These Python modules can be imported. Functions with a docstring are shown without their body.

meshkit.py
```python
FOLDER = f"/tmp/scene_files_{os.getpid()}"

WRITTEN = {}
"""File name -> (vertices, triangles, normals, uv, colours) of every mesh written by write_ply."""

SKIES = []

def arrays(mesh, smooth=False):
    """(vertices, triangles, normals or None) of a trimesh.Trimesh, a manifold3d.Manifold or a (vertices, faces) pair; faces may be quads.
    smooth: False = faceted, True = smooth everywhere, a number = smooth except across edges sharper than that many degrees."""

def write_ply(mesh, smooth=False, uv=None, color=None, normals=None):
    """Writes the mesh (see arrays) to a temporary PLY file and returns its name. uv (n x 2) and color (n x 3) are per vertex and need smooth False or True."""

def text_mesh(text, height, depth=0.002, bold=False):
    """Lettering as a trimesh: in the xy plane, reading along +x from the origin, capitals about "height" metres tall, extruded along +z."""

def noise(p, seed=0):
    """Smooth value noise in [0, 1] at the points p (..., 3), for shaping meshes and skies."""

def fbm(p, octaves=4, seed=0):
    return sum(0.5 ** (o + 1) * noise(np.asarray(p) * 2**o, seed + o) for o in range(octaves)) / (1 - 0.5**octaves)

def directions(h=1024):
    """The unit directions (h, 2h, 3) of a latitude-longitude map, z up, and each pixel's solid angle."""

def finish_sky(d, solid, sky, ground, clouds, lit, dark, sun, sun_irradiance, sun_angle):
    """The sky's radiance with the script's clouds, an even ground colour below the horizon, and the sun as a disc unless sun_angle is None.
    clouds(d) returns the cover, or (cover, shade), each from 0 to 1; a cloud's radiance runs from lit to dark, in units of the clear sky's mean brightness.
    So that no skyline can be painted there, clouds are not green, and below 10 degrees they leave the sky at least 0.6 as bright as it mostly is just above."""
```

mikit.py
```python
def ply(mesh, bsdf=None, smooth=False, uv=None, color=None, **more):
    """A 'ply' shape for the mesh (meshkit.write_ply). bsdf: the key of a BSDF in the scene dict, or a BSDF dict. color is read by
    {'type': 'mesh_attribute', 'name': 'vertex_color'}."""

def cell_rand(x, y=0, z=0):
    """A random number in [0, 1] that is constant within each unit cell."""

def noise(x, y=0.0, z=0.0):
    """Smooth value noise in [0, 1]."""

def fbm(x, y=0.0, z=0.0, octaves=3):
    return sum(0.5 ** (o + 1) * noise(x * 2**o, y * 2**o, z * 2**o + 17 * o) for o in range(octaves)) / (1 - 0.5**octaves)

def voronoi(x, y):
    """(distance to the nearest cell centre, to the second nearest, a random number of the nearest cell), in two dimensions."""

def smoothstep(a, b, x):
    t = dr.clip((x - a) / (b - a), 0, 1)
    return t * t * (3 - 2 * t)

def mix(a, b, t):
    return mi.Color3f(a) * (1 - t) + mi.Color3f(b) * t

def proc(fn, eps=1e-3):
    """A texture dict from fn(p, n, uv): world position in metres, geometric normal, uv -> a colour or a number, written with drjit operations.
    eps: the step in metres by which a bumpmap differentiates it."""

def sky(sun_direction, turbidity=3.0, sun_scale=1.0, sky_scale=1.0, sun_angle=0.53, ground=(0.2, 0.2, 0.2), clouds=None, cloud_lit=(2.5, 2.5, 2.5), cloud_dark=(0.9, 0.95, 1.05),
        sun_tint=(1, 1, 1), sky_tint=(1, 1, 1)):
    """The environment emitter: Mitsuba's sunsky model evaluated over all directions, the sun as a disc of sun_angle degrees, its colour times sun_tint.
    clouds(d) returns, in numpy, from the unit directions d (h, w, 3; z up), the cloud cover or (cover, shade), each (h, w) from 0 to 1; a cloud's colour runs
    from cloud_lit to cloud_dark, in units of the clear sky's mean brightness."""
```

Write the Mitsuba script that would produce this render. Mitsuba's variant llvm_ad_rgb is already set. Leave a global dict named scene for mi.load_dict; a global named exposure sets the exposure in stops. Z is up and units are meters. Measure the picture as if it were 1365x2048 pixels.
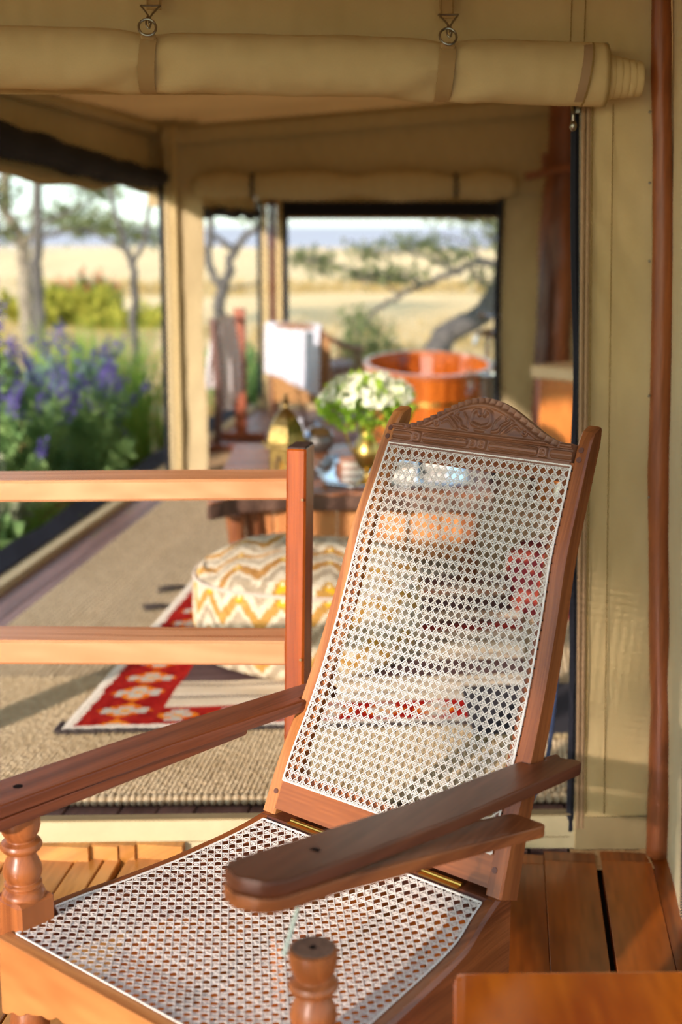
import math, random
import numpy as np, trimesh, manifold3d as m3
import drjit as dr
import mitsuba as mi
import mikit, meshkit
from mikit import proc, noise, fbm, mix, smoothstep, cell_rand
from shapely.geometry import Polygon, LineString, Point, box as sbox
from shapely import affinity

# ------------------------------------------------------------------ camera, sky, exposure
scene, labels = {}, {}
FPX, PITCH, EYE = 2716.0, 0.2071, 1.6
scene['camera'] = {
    'type': 'thinlens', 'fov': math.degrees(2 * math.atan(682.5 / FPX)), 'fov_axis': 'x',
    'aperture_radius': 0.0105, 'focus_distance': 2.72, 'near_clip': 0.1, 'far_clip': 2000.0,
    'to_world': mi.ScalarTransform4f().look_at([0, 0, EYE], [0, math.cos(PITCH), EYE - math.sin(PITCH)], [0, 0, 1])}
exposure = 2.42
SUN = np.array([-0.52, -0.855, 0.25])

def clouds(d):
    el = d[..., 2]
    q = d[..., :2] / np.maximum(el, 0.05)[..., None]
    n = meshkit.fbm(np.stack([q[..., 0] * 0.45 + 3.1, q[..., 1] * 0.45, 0 * el], -1), 5, 3)
    return np.clip((n - 0.46) / 0.2, 0, 1) * 0.8 * (0.3 + 0.7 * np.clip((el - 0.05) / 0.2, 0, 1)), np.clip((n - 0.6) / 0.3, 0, 1) * 0.4

scene['sky'] = mikit.sky(SUN, turbidity=2.6, sun_scale=0.82, sky_scale=2.15, sun_angle=1.0, ground=(0.62, 0.62, 0.62), clouds=clouds,
                         cloud_lit=(1.55, 1.66, 1.85), cloud_dark=(1.0, 1.1, 1.28), sun_tint=(1.0, 1.24, 2.5), sky_tint=(0.93, 1.0, 1.10))

# ------------------------------------------------------------------ helpers
def S(r, g, b):
    f = lambda c: c / 12.92 if c <= 0.04045 else ((c + 0.055) / 1.055) ** 2.4
    return [f(r / 255), f(g / 255), f(b / 255)]

def rgb(c): return {'type': 'rgb', 'value': list(map(float, c))}
def V(*a): return np.array(a, float)
def unit(a): a = np.asarray(a, float); return a / np.linalg.norm(a)
def lerp(a, b, t): return a + (b - a) * t
def cat(ms): return trimesh.util.concatenate([tm(m) for m in ms])
def tm(m):
    if isinstance(m, trimesh.Trimesh): return m
    if isinstance(m, tuple): return trimesh.Trimesh(np.asarray(m[0], float), np.asarray(m[1], int), process=False)
    q = m.to_mesh(); return trimesh.Trimesh(q.vert_properties[:, :3], q.tri_verts, process=False)
def mv(m, M):
    m = tm(m).copy(); m.apply_transform(M); return m
def place(x=0, y=0, z=0, rz=0, s=1.0):
    M = np.eye(4); c, d = math.cos(rz), math.sin(rz)
    M[:2, :2] = [[c, -d], [d, c]]; M[:3, :3] *= s; M[:3, 3] = x, y, z
    return M
def frame(origin, ex, ey, ez):
    M = np.eye(4); M[:3, 0], M[:3, 1], M[:3, 2], M[:3, 3] = ex, ey, ez, origin
    return M

USED = {}
def numbered(key):
    if key not in USED:
        USED[key] = 0
        return key
    USED[key] += 1
    return numbered(f'{key}_{USED[key]:03d}')
def obj(name, mesh, mat, parent=None, smooth=30, grain=None, seed=0.0, M=None, label=None, category=None, group=None, kind=None):
    """One entry of the scene. grain: the direction of the wood grain, laid down in uv."""
    key = numbered((parent + '__' if parent else '') + name)
    m = tm(mesh); uv = None
    if grain is not None:
        if smooth not in (True, False): m = trimesh.graph.smooth_shade(m, angle=math.radians(smooth), facet_minarea=None)
        g = unit(grain); a = unit(np.cross(g, [0.31, 0.52, 0.79])); b = np.cross(g, a)
        v = np.asarray(m.vertices); uv = np.stack([v @ g + 7.3 * seed, v @ a + 0.83 * (v @ b) + 3.7 * seed], 1)
        smooth = smooth is not False
    if M is not None: m = mv(m, M)
    scene[key] = mikit.ply(m, mat, smooth, uv=uv)
    info = {k: v for k, v in (('label', label), ('category', category), ('group', group), ('kind', kind)) if v}
    if info: labels[key] = info
    return key
def thing(name, label, category, group=None):
    key = numbered(name)
    labels[key] = {'label': label, 'category': category}
    if group: labels[key]['group'] = group
    return key

def rbox(c, s, b=0.004, rz=0.0):
    """A box with chamfered edges, centre c, size s."""
    h = np.asarray(s, float) / 2; b = min(b, 0.45 * min(s)); pts = []
    for sx in (-1, 1):
        for sy in (-1, 1):
            for sz in (-1, 1):
                q = V(sx, sy, sz)
                for k in range(3):
                    p = q * h; p -= q * b * (np.arange(3) != k); pts.append(p)
    m = trimesh.convex.convex_hull(np.array(pts))
    return mv(m, place(*c, rz))
def beam(p, q, w, h, b=0.003, up=(0, 0, 1)):
    p, q = np.asarray(p, float), np.asarray(q, float); d = unit(q - p)
    x = unit(np.cross(d, up)); z = np.cross(x, d)
    return mv(rbox((0, 0, 0), (w, np.linalg.norm(q - p), h), b), frame((p + q) / 2, x, d, z))
def loft(rings, closed=True, caps=True):
    R = np.asarray(rings, float); n, k = R.shape[:2]; v = R.reshape(-1, 3); f = []
    for i in range(n - 1):
        for j in range(k if closed else k - 1):
            a, b = i * k + j, i * k + (j + 1) % k
            f += [[a, b, b + k], [a, b + k, a + k]]
    if caps and closed:
        for i, flip in ((0, True), (n - 1, False)):
            c = len(v); v = np.vstack([v, R[i].mean(0)])
            for j in range(k):
                t = [c, i * k + j, i * k + (j + 1) % k]
                f.append(t[::-1] if flip else t)
    m = trimesh.Trimesh(v, np.array(f), process=False)
    if closed and caps and m.volume < 0: m.invert()
    return m
def tube(P, r, n=8, caps=True, flat=1.0):
    P = np.asarray(P, float); T = np.gradient(P, axis=0); T /= np.linalg.norm(T, axis=1, keepdims=True) + 1e-12
    u = np.cross(T[0], [0, 0, 1] if abs(T[0][2]) < 0.9 else [1, 0, 0]); rings = []
    r = np.broadcast_to(r, (len(P),)); ang = np.arange(n) * 2 * np.pi / n
    for p, t, rr in zip(P, T, r):
        u = unit(u - t * (u @ t)); w = np.cross(t, u)
        rings.append(p + rr * (np.cos(ang)[:, None] * u + flat * np.sin(ang)[:, None] * w))
    return loft(rings, True, caps)
def lathe(prof, n=24, c=(0, 0, 0)):
    a = np.arange(n) * 2 * np.pi / n
    return loft([np.stack([r * np.cos(a) + c[0], r * np.sin(a) + c[1], 0 * a + z + c[2]], 1) for r, z in prof])
def torus(c, R, r, ax=(0, 0, 1), n=28, k=8, squash=1.0):
    a = np.linspace(0, 2 * np.pi, n + 1); z = unit(ax); x = unit(np.cross(z, [0.3, 0.8, 0.5])); y = np.cross(z, x)
    b = np.arange(k) * 2 * np.pi / k; rings = []
    for t in a:
        d = np.cos(t) * x + np.sin(t) * y
        rings.append(np.asarray(c) + R * (np.cos(t) * x + squash * np.sin(t) * y) + r * (np.cos(b)[:, None] * d + np.sin(b)[:, None] * z))
    return loft(rings, True, False)
def ball(c, r, s=(1, 1, 1), sub=2):
    m = trimesh.creation.icosphere(subdivisions=sub); m.apply_scale(np.asarray(s) * r); m.apply_translation(c); return m
def sheet(fn, nu, nv, thick=0.0):
    """A surface fn(u, v) -> (..., 3) over the unit square, doubled into a slab when thick > 0."""
    u, v = np.meshgrid(np.linspace(0, 1, nu + 1), np.linspace(0, 1, nv + 1), indexing='ij')
    P = fn(u, v); i, j = np.meshgrid(np.arange(nu), np.arange(nv), indexing='ij'); k = nv + 1
    a = (i * k + j).ravel(); F = np.vstack([np.stack([a, a + k, a + k + 1], 1), np.stack([a, a + k + 1, a + 1], 1)])
    if not thick: return trimesh.Trimesh(P.reshape(-1, 3), F, process=False)
    N = np.cross(np.gradient(P, axis=0), np.gradient(P, axis=1)); N /= np.linalg.norm(N, axis=-1, keepdims=True) + 1e-12
    A, B_ = P + N * thick / 2, P - N * thick / 2; n = A.shape[0] * A.shape[1]
    ring = [(i_, 0) for i_ in range(nu + 1)] + [(nu, j_) for j_ in range(1, nv + 1)] + [(i_, nv) for i_ in range(nu - 1, -1, -1)] + [(0, j_) for j_ in range(nv - 1, 0, -1)]
    rid = np.array([p * k + q for p, q in ring]); nx = np.roll(rid, -1)
    E = np.vstack([np.stack([rid, rid + n, nx + n], 1), np.stack([rid, nx + n, nx], 1)])
    return trimesh.Trimesh(np.vstack([A.reshape(-1, 3), B_.reshape(-1, 3)]), np.vstack([F, F[:, ::-1] + n, E]), process=False)
def outline(poly, step=0.01):
    L = poly.exterior; n = max(8, int(L.length / step))
    P = np.array([L.interpolate(i / n, normalized=True).coords[0] for i in range(n)])
    return P[::-1] if not L.is_ccw else P
def slab(poly, z0, z1, bevel=0.004, step=0.012):
    """A plate with rounded rims from a shapely outline."""
    P = outline(poly, step); T = np.roll(P, -1, 0) - np.roll(P, 1, 0); T /= np.linalg.norm(T, axis=1, keepdims=True); N = np.stack([T[:, 1], -T[:, 0]], 1)
    rings = [(1.0, z0), (0.3, z0 + bevel * 0.3), (0, z0 + bevel), (0, z1 - bevel), (0.3, z1 - bevel * 0.3), (1.0, z1)]
    R = [np.column_stack([P - N * bevel * k, np.full(len(P), z)]) for k, z in rings]
    m = loft(R, True, False); v, f = list(m.vertices), list(m.faces); n = len(P)
    tri = trimesh.creation.triangulate_polygon(Polygon(R[-1][:, :2]), engine='earcut')
    tv, tf = tri; idx = [int(np.argmin(np.sum((R[-1][:, :2] - q) ** 2, 1))) for q in tv]
    for t in tf:
        a = [idx[i] for i in t]
        c = np.cross(P[a[1]] - P[a[0]], P[a[2]] - P[a[0]])
        if c < 0: a = a[::-1]
        f.append([x + 5 * n for x in a]); f.append(a[::-1])
    m = trimesh.Trimesh(np.array(v), np.array(f), process=False)
    return m
def catmull(P, n=8):
    P = np.asarray(P, float); Q = np.vstack([2 * P[0] - P[1], P, 2 * P[-1] - P[-2]]); out = []
    for i in range(len(P) - 1):
        a, b, c, d = Q[i:i + 4]
        for t in np.arange(n) / n:
            out.append(0.5 * (2 * b + (c - a) * t + (2 * a - 5 * b + 4 * c - d) * t * t + (3 * b - a - 3 * c + d) * t ** 3))
    return np.array(out + [P[-1]])

# ------------------------------------------------------------------ materials
def bsdf(name, color, rough=0.6, **kw):
    two = kw.pop('two', True)
    d = {'type': 'principled', 'base_color': color if isinstance(color, dict) else rgb(color), 'roughness': rough, **kw}
    scene[name] = {'type': 'twosided', 'bsdf': d} if two else d
    return name
def wood(name, dark, light, rough=0.35, su=1.3, sv=55.0, spec=0.5, coat=0.0):
    D, L = dark, light
    def fn(p, n, uv):
        u, v = uv.x, uv.y
        w = v * sv + 2.2 * noise(u * 2.5, v * 9.0)
        t = 0.6 * noise(u * su, w) + 0.3 * noise(u * 14, v * sv * 7) + 0.35 * noise(u * 1.1 + 9, v * 11)
        return mix(D, L, dr.clip(t * 1.25 - 0.25, 0, 1))
    kw = {'clearcoat': coat, 'clearcoat_gloss': 0.9} if coat else {}
    return bsdf(name, proc(fn), rough, specular=spec, **kw)
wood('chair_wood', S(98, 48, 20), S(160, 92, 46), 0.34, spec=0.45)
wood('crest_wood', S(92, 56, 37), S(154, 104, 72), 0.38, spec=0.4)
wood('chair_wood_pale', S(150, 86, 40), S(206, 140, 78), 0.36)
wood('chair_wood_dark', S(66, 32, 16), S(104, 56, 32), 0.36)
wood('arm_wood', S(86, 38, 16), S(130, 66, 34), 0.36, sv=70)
wood('rail_wood', S(184, 112, 62), S(226, 168, 120), 0.34)
wood('post_wood', S(114, 44, 6), S(172, 82, 20), 0.34)
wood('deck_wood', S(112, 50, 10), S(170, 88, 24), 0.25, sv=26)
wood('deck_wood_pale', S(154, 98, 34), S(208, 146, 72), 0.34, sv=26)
wood('inside_wood', S(104, 74, 64), S(150, 112, 98), 0.4, sv=30)
wood('table_wood', S(110, 62, 36), S(170, 110, 68), 0.3, sv=20)
wood('apron_wood', S(176, 106, 54), S(226, 160, 96), 0.4, sv=30)
wood('side_table_wood', S(166, 62, 6), S(236, 120, 22), 0.2, sv=18, spec=0.7, coat=0.8)
wood('gum_wood', S(104, 54, 28), S(168, 96, 50), 0.4, sv=22)
wood('tub_wood', S(146, 64, 14), S(200, 108, 36), 0.2, sv=20)
wood('rim_wood', S(146, 70, 24), S(196, 112, 50), 0.12, sv=20, spec=0.8, coat=1.0)
wood('fork_wood', S(88, 46, 24), S(144, 82, 44), 0.4, sv=22)
wood('stand_wood', S(110, 52, 22), S(168, 86, 38), 0.35, sv=30)
wood('cabinet_wood', S(170, 92, 30), S(214, 134, 60), 0.4, sv=22)
wood('bark_wood', S(56, 40, 32), S(120, 92, 74), 0.8, su=6, sv=40, spec=0.2)

def canvas(name, a, b, fold=0.5):
    def fn(p, n, uv):
        t = 0.55 * fbm(p.x * 3.1, p.y * 3.1, p.z * 2.3, 4) + 0.25 * noise(p.x * 40, p.y * 40, p.z * 12) + 0.2 * noise(p.x * 700, p.y * 700, p.z * 900)
        return mix(a, b, dr.clip(t * 1.4 - 0.2, 0, 1))
    scene[name] = {'type': 'twosided', 'bsdf': {'type': 'diffuse', 'reflectance': proc(fn)}}
    return name
canvas('canvas', S(190, 168, 118), S(210, 188, 138))
canvas('canvas_inner', S(182, 164, 122), S(200, 182, 140))
canvas('canvas_pale', S(206, 190, 148), S(222, 206, 164))
canvas('canvas_hem', S(146, 128, 92), S(164, 146, 108))
def thin_canvas(name, a, b, trans):
    scene[name] = {'type': 'principledthin', 'base_color': proc(lambda p, n, uv: mix(a, b, fbm(p.x * 3.1, p.y * 3.1, p.z * 2.3, 3))), 'roughness': 0.9, 'spec_trans': 0.0, 'diff_trans': trans}
thin_canvas('canvas_ceiling', S(210, 180, 134), S(222, 194, 148), 0.8)
thin_canvas('canvas_side', S(186, 164, 120), S(200, 178, 134), 0.4)
canvas('sill_canvas', S(190, 176, 136), S(208, 194, 154))
bsdf('webbing', S(166, 138, 92), 0.8, specular=0.2)
bsdf('zip_tape', S(160, 132, 98), 0.8, specular=0.2)
bsdf('thread', S(140, 114, 66), 0.9, specular=0.1)
bsdf('black_mesh', S(26, 28, 36), 0.75, specular=0.25)
bsdf('steel', S(150, 146, 132), 0.3, metallic=1.0)
bsdf('chrome', S(214, 216, 222), 0.14, metallic=1.0)
bsdf('brass', S(206, 172, 92), 0.3, metallic=1.0)
bsdf('brass_old', proc(lambda p, n, uv: mix(S(112, 88, 40), S(196, 168, 104), noise(p.x * 90, p.y * 90, p.z * 90))), 0.34, metallic=1.0)
bsdf('silver', S(206, 214, 222), 0.08, metallic=1.0)
bsdf('pewter', S(120, 118, 112), 0.35, metallic=0.8)
bsdf('cane', proc(lambda p, n, uv: mix(S(210, 200, 184), S(236, 228, 214), noise(p.x * 160, p.y * 160, p.z * 160))), 0.5, specular=0.4)
bsdf('dark_hole', S(26, 14, 10), 0.9, specular=0.1)
bsdf('peg_wood', S(96, 56, 40), 0.5)
bsdf('endgrain', proc(lambda p, n, uv: mix(S(34, 22, 18), S(70, 48, 40), noise(p.x * 160, p.y * 160, p.z * 60))), 0.6)
bsdf('post_cap', proc(lambda p, n, uv: mix(S(96, 68, 50), S(128, 94, 70), noise(p.x * 300, p.y * 300, p.z * 60))), 0.7)
bsdf('gap_dark', S(30, 20, 14), 0.9, specular=0.1)
bsdf('dust', proc(lambda p, n, uv: mix(S(150, 104, 60), S(196, 166, 120), noise(p.x * 220, p.y * 220, p.z * 50))), 0.95, specular=0.1)
bsdf('towel_white', proc(lambda p, n, uv: mix(S(200, 204, 212), S(222, 224, 230), noise(p.x * 90, p.y * 90, p.z * 90))), 0.95, specular=0.1, sheen=0.3)
bsdf('towel_beige', proc(lambda p, n, uv: mix(S(226, 220, 214), S(244, 240, 236), noise(p.x * 90, p.y * 90, p.z * 90))), 0.95, specular=0.1, sheen=0.3)
bsdf('cushion_green', S(186, 200, 176), 0.9, specular=0.1)
bsdf('pale_top', S(226, 196, 150), 0.4)
bsdf('grey_fabric', S(62, 60, 62), 0.9, specular=0.1)
bsdf('mat_tan', S(170, 142, 104), 0.95, specular=0.1)
bsdf('cable_blue', S(52, 66, 96), 0.45)
bsdf('pale_pin', S(176, 190, 172), 0.4)
bsdf('paper', S(236, 222, 204), 0.8, specular=0.2)
bsdf('cover_pink', S(206, 150, 120), 0.6)
bsdf('cover_brown', S(150, 92, 60), 0.6)
bsdf('petal', S(238, 240, 214), 0.7, specular=0.2)
bsdf('amber_glass', S(216, 150, 40), 0.2)
bsdf('book_dark', S(70, 58, 54), 0.6)
bsdf('cushion_red', proc(lambda p, n, uv: mix(S(80, 26, 30), S(136, 58, 44), dr.select(noise(p.x * 18, p.y * 18, p.z * 18) > 0.55, mi.Float(1), mi.Float(0)))), 0.9, specular=0.1)
def wicker_fn(p, n, uv):
    a = dr.sin(p.z * 260) * dr.sin((p.x + p.y) * 200)
    return mix(S(130, 88, 46), S(208, 158, 96), dr.clip(0.5 + 0.5 * a, 0, 1))
bsdf('wicker', proc(wicker_fn), 0.6)
bsdf('wicker_dark', S(142, 106, 76), 0.6)
def leafmat(name, a, b, trans=0.5, sc=9.0):
    scene[name] = {'type': 'principledthin', 'base_color': proc(lambda p, n, uv: mix(a, b, noise(p.x * sc, p.y * sc, p.z * sc))), 'roughness': 0.6, 'diff_trans': trans, 'spec_trans': 0.0}
    return name
leafmat('leaf_green', S(106, 150, 92), S(170, 198, 124), 0.8)
leafmat('leaf_blue', S(120, 160, 146), S(166, 194, 168), 0.7)
leafmat('leaf_yellow', S(158, 164, 60), S(204, 196, 90), 0.7)
leafmat('leaf_grey', S(150, 160, 130), S(206, 208, 168), 0.6)
leafmat('leaf_acacia', S(92, 106, 72), S(140, 148, 96), 0.6)
leafmat('leaf_bright', S(132, 184, 50), S(192, 218, 86), 0.9)
leafmat('salvia_purple', S(92, 84, 150), S(132, 118, 186), 0.7)
leafmat('petal_red', S(206, 84, 56), S(232, 136, 90), 0.6)
leafmat('grass_gold', S(170, 142, 84), S(206, 180, 116), 0.5)
leafmat('grass_green', S(110, 158, 60), S(170, 196, 92), 0.7)
bsdf('trunk', proc(lambda p, n, uv: mix(S(96, 90, 80), S(176, 166, 144), fbm(p.x * 14, p.y * 14, p.z * 5, 3))), 0.9, specular=0.1)
bsdf('trunk_dark', proc(lambda p, n, uv: mix(S(70, 70, 68), S(120, 116, 108), fbm(p.x * 14, p.y * 14, p.z * 5, 3))), 0.9, specular=0.1)
bsdf('rock', proc(lambda p, n, uv: mix(S(106, 72, 50), S(160, 116, 84), fbm(p.x * 14, p.y * 14, p.z * 14, 3))), 0.95, specular=0.1)
def ground_fn(p, n, uv):
    t = fbm(p.x * 0.35, p.y * 0.12, 0.0, 4); f = noise(p.x * 3.0, p.y * 0.7, 2.0)
    far = smoothstep(14, 60, p.y)
    c = mix(S(168, 146, 100), S(204, 182, 136), dr.clip(t * 1.3 - 0.1 + 0.2 * (f - 0.5), 0, 1))
    return mix(mix(S(150, 120, 76), c, smoothstep(8, 13, p.y)), mix(c, S(204, 184, 142), 0.5), far)
bsdf('savanna', proc(ground_fn), 0.95, specular=0.05)
bsdf('far_hill', proc(lambda p, n, uv: mix(S(176, 160, 126), S(200, 184, 148), fbm(p.x * 0.05, p.y * 0.05, p.z * 0.2, 4))), 0.95, specular=0.05)

# jute and kilim, laid out in the tent's own axes
TA = math.atan(0.12); TX, TY = V(math.cos(TA), -math.sin(TA), 0), V(math.sin(TA), math.cos(TA), 0)
def jute_fn(p, n, uv):
    a = p.x * TX[0] + p.y * TX[1]; b = p.x * TY[0] + p.y * TY[1]
    t = dr.abs(dr.sin(a * math.pi / 0.022)) * 2 - 0.5
    k = cell_rand(dr.floor(a / 0.022), dr.floor(b / 0.05), 1)
    return mix(S(166, 142, 102), S(224, 204, 166), dr.clip(0.1 + 0.6 * t + 0.35 * (k - 0.5) + 0.35 * (noise(a * 2.0, b * 2.0) - 0.5), 0, 1))
def jute_h(p, n, uv):
    a = p.x * TX[0] + p.y * TX[1]; b = p.x * TY[0] + p.y * TY[1]
    return 0.5 + 0.25 * dr.sin(a * 2 * math.pi / 0.022) + 0.25 * dr.sin(b * 2 * math.pi / 0.013 + math.pi * dr.floor(a / 0.022))
scene['jute'] = {'type': 'twosided', 'bsdf': {'type': 'bumpmap', 'arbitrary': proc(jute_h, 0.001), 'scale': 0.007, 'bsdf': {'type': 'diffuse', 'reflectance': proc(jute_fn)}}}
bsdf('jute_knot', proc(lambda p, n, uv: mix(S(174, 148, 104), S(230, 210, 170), dr.clip(0.55 * noise(p.x * 90, p.y * 90, p.z * 90) + 0.45 * fbm(p.x * 3, p.y * 3, 0.0, 2), 0, 1))), 0.95, specular=0.05)

KO = V(-0.894, 4.075, 0); KX, KY = unit(V(1.0, 0.065, 0)), unit(V(0.118, 1.0, 0))
def kilim_fn(p, n, uv):
    x = p.x - KO[0]; y = p.y - KO[1]
    det = KX[0] * KY[1] - KX[1] * KY[0]
    a = (x * KY[1] - y * KY[0]) / det; b = (y * KX[0] - x * KX[1]) / det
    q = lambda v, s: dr.floor(v / s) * s                       # the stepped edges of a flat weave
    aq, bq = q(a, 0.006), q(b, 0.012)
    side = smoothstep(0.0, 1.0, dr.select(a < 0.28, mi.Float(1), mi.Float(0)))
    def band(u, v):
        m1 = dr.abs(dr.abs(v / 0.17 - dr.floor(v / 0.17) - 0.5) * 2 - 1)  # 0 at the medallion's centre line
        d = dr.abs(u) / 0.075 + m1
        c = mix(S(138, 16, 14), S(172, 36, 24), noise(u * 60, v * 25))
        c = dr.select(d < 0.92, mix(S(206, 92, 14), S(226, 134, 30), noise(u * 50, v * 30)), c)
        c = dr.select(d < 0.42, mi.Color3f(S(196, 176, 140)), c)
        
        sv = dr.abs(v / 0.17 - dr.floor(v / 0.17 + 0.5)) * 0.17; au = dr.abs(u)
        c = dr.select(((au < 0.018) & (sv < 0.046)) | ((au < 0.052) & (sv < 0.014)) | ((dr.abs(au - 0.045) < 0.01) & (sv < 0.03)), mi.Color3f(S(184, 178, 160)), c)
        c = dr.select((au < 0.012) & (sv < 0.014), mi.Color3f(S(220, 150, 60)), c)
        return c
    c = mix(S(196, 178, 146), S(222, 208, 180), noise(a * 5, b * 40))
    for lo, hi, col in ((0.285, 0.30, (84, 66, 58)), (0.405, 0.42, (84, 66, 58)), (0.46, 0.66, (74, 54, 50)), (0.70, 0.72, (70, 52, 48)), (0.86, 0.885, (70, 52, 48)), (1.02, 1.10, (130, 34, 28)), (1.10, 1.17, (92, 60, 52)), (1.30, 1.52, (88, 68, 64)), (1.58, 1.62, (186, 74, 30)), (1.72, 1.9, (110, 80, 70))):
        c = dr.select((b > lo) & (b < hi), mix(S(*col), S(*[min(255, k + 26) for k in col]), noise(a * 6, b * 60)), c)
    med = dr.abs(aq - 0.205 - q(0.62 + 0 * a, 1.0) - 0.62) / 0.14 + dr.abs(bq - 1.09) / 0.14
    c = dr.select((med < 1.0) & (med > 0.55), mi.Color3f(S(208, 88, 40)), c)
    c = dr.select((b < 0.205) & (a > 0.17), band(bq - 0.115, aq), c)
    c = dr.select(a < 0.28, band((aq - 0.155) * 0.72, bq), c)
    edge = dr.minimum(a, b) + 0.012 * (cell_rand(dr.floor(b / 0.012), dr.floor(a / 0.02), 5) - 0.5)
    c = dr.select(edge < 0.035, mi.Color3f(S(226, 214, 190)), c)
    return c
bsdf('kilim', proc(kilim_fn), 0.95, specular=0.05, sheen=0.2)
bsdf('kilim_edge', S(70, 62, 58), 0.95, specular=0.05)

PC = V(-0.125, 4.905, 0)
def pouf_fn(p, n, uv):
    x, y = p.x - PC[0], p.y - PC[1]
    r = dr.sqrt(x * x + y * y); th = dr.atan2(x, -y)
    top = p.z > 0.352
    u = dr.select(top, x, th * 0.42); v = dr.select(top, y * 0.95 + 0.7, p.z)
    uq = dr.floor(u / 0.008) * 0.008; vq = dr.floor(v / 0.012) * 0.012
    fx = uq / 0.165 - dr.floor(uq / 0.165) - 0.5
    zig = dr.abs(fx) * 0.19
    w = (vq + zig) / 0.155; k = w - dr.floor(w); id = dr.floor(w)
    gold = mix(S(158, 110, 58), S(192, 144, 84), noise(u * 70, v * 90))
    gold = mix(gold, mi.Color3f(S(196, 158, 66)), 0.7 * cell_rand(id, 2.0, 1.0))
    cream = mix(S(204, 190, 158), S(222, 210, 182), noise(u * 70, v * 90))
    grey = mix(S(158, 142, 114), S(182, 166, 138), noise(u * 70, v * 90))
    c = dr.select(k < 0.34, gold, dr.select(k < 0.60, cream, dr.select(k < 0.86, grey, cream)))
    d = dr.abs(fx) / 0.10 + dr.abs(k - 0.17) / 0.12
    c = dr.select(d < 1.0, mi.Color3f(S(224, 176, 40)), c)
    c = dr.select(d < 0.45, mi.Color3f(S(240, 228, 196)), c)
    return c
bsdf('pouf_weave', proc(pouf_fn), 0.95, specular=0.05, sheen=0.2)
bsdf('piping', S(206, 190, 170), 0.9, specular=0.1)

# ------------------------------------------------------------------ the setting: ground, floor, tent
fy = lambda x: 3.30 + 0.03 * x                      # the tent's front
lx = lambda y: -1.515 + 0.123 * (y - 5.823)         # the tent's left side
rnd = random.Random(7); rng = np.random.default_rng(7)

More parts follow.
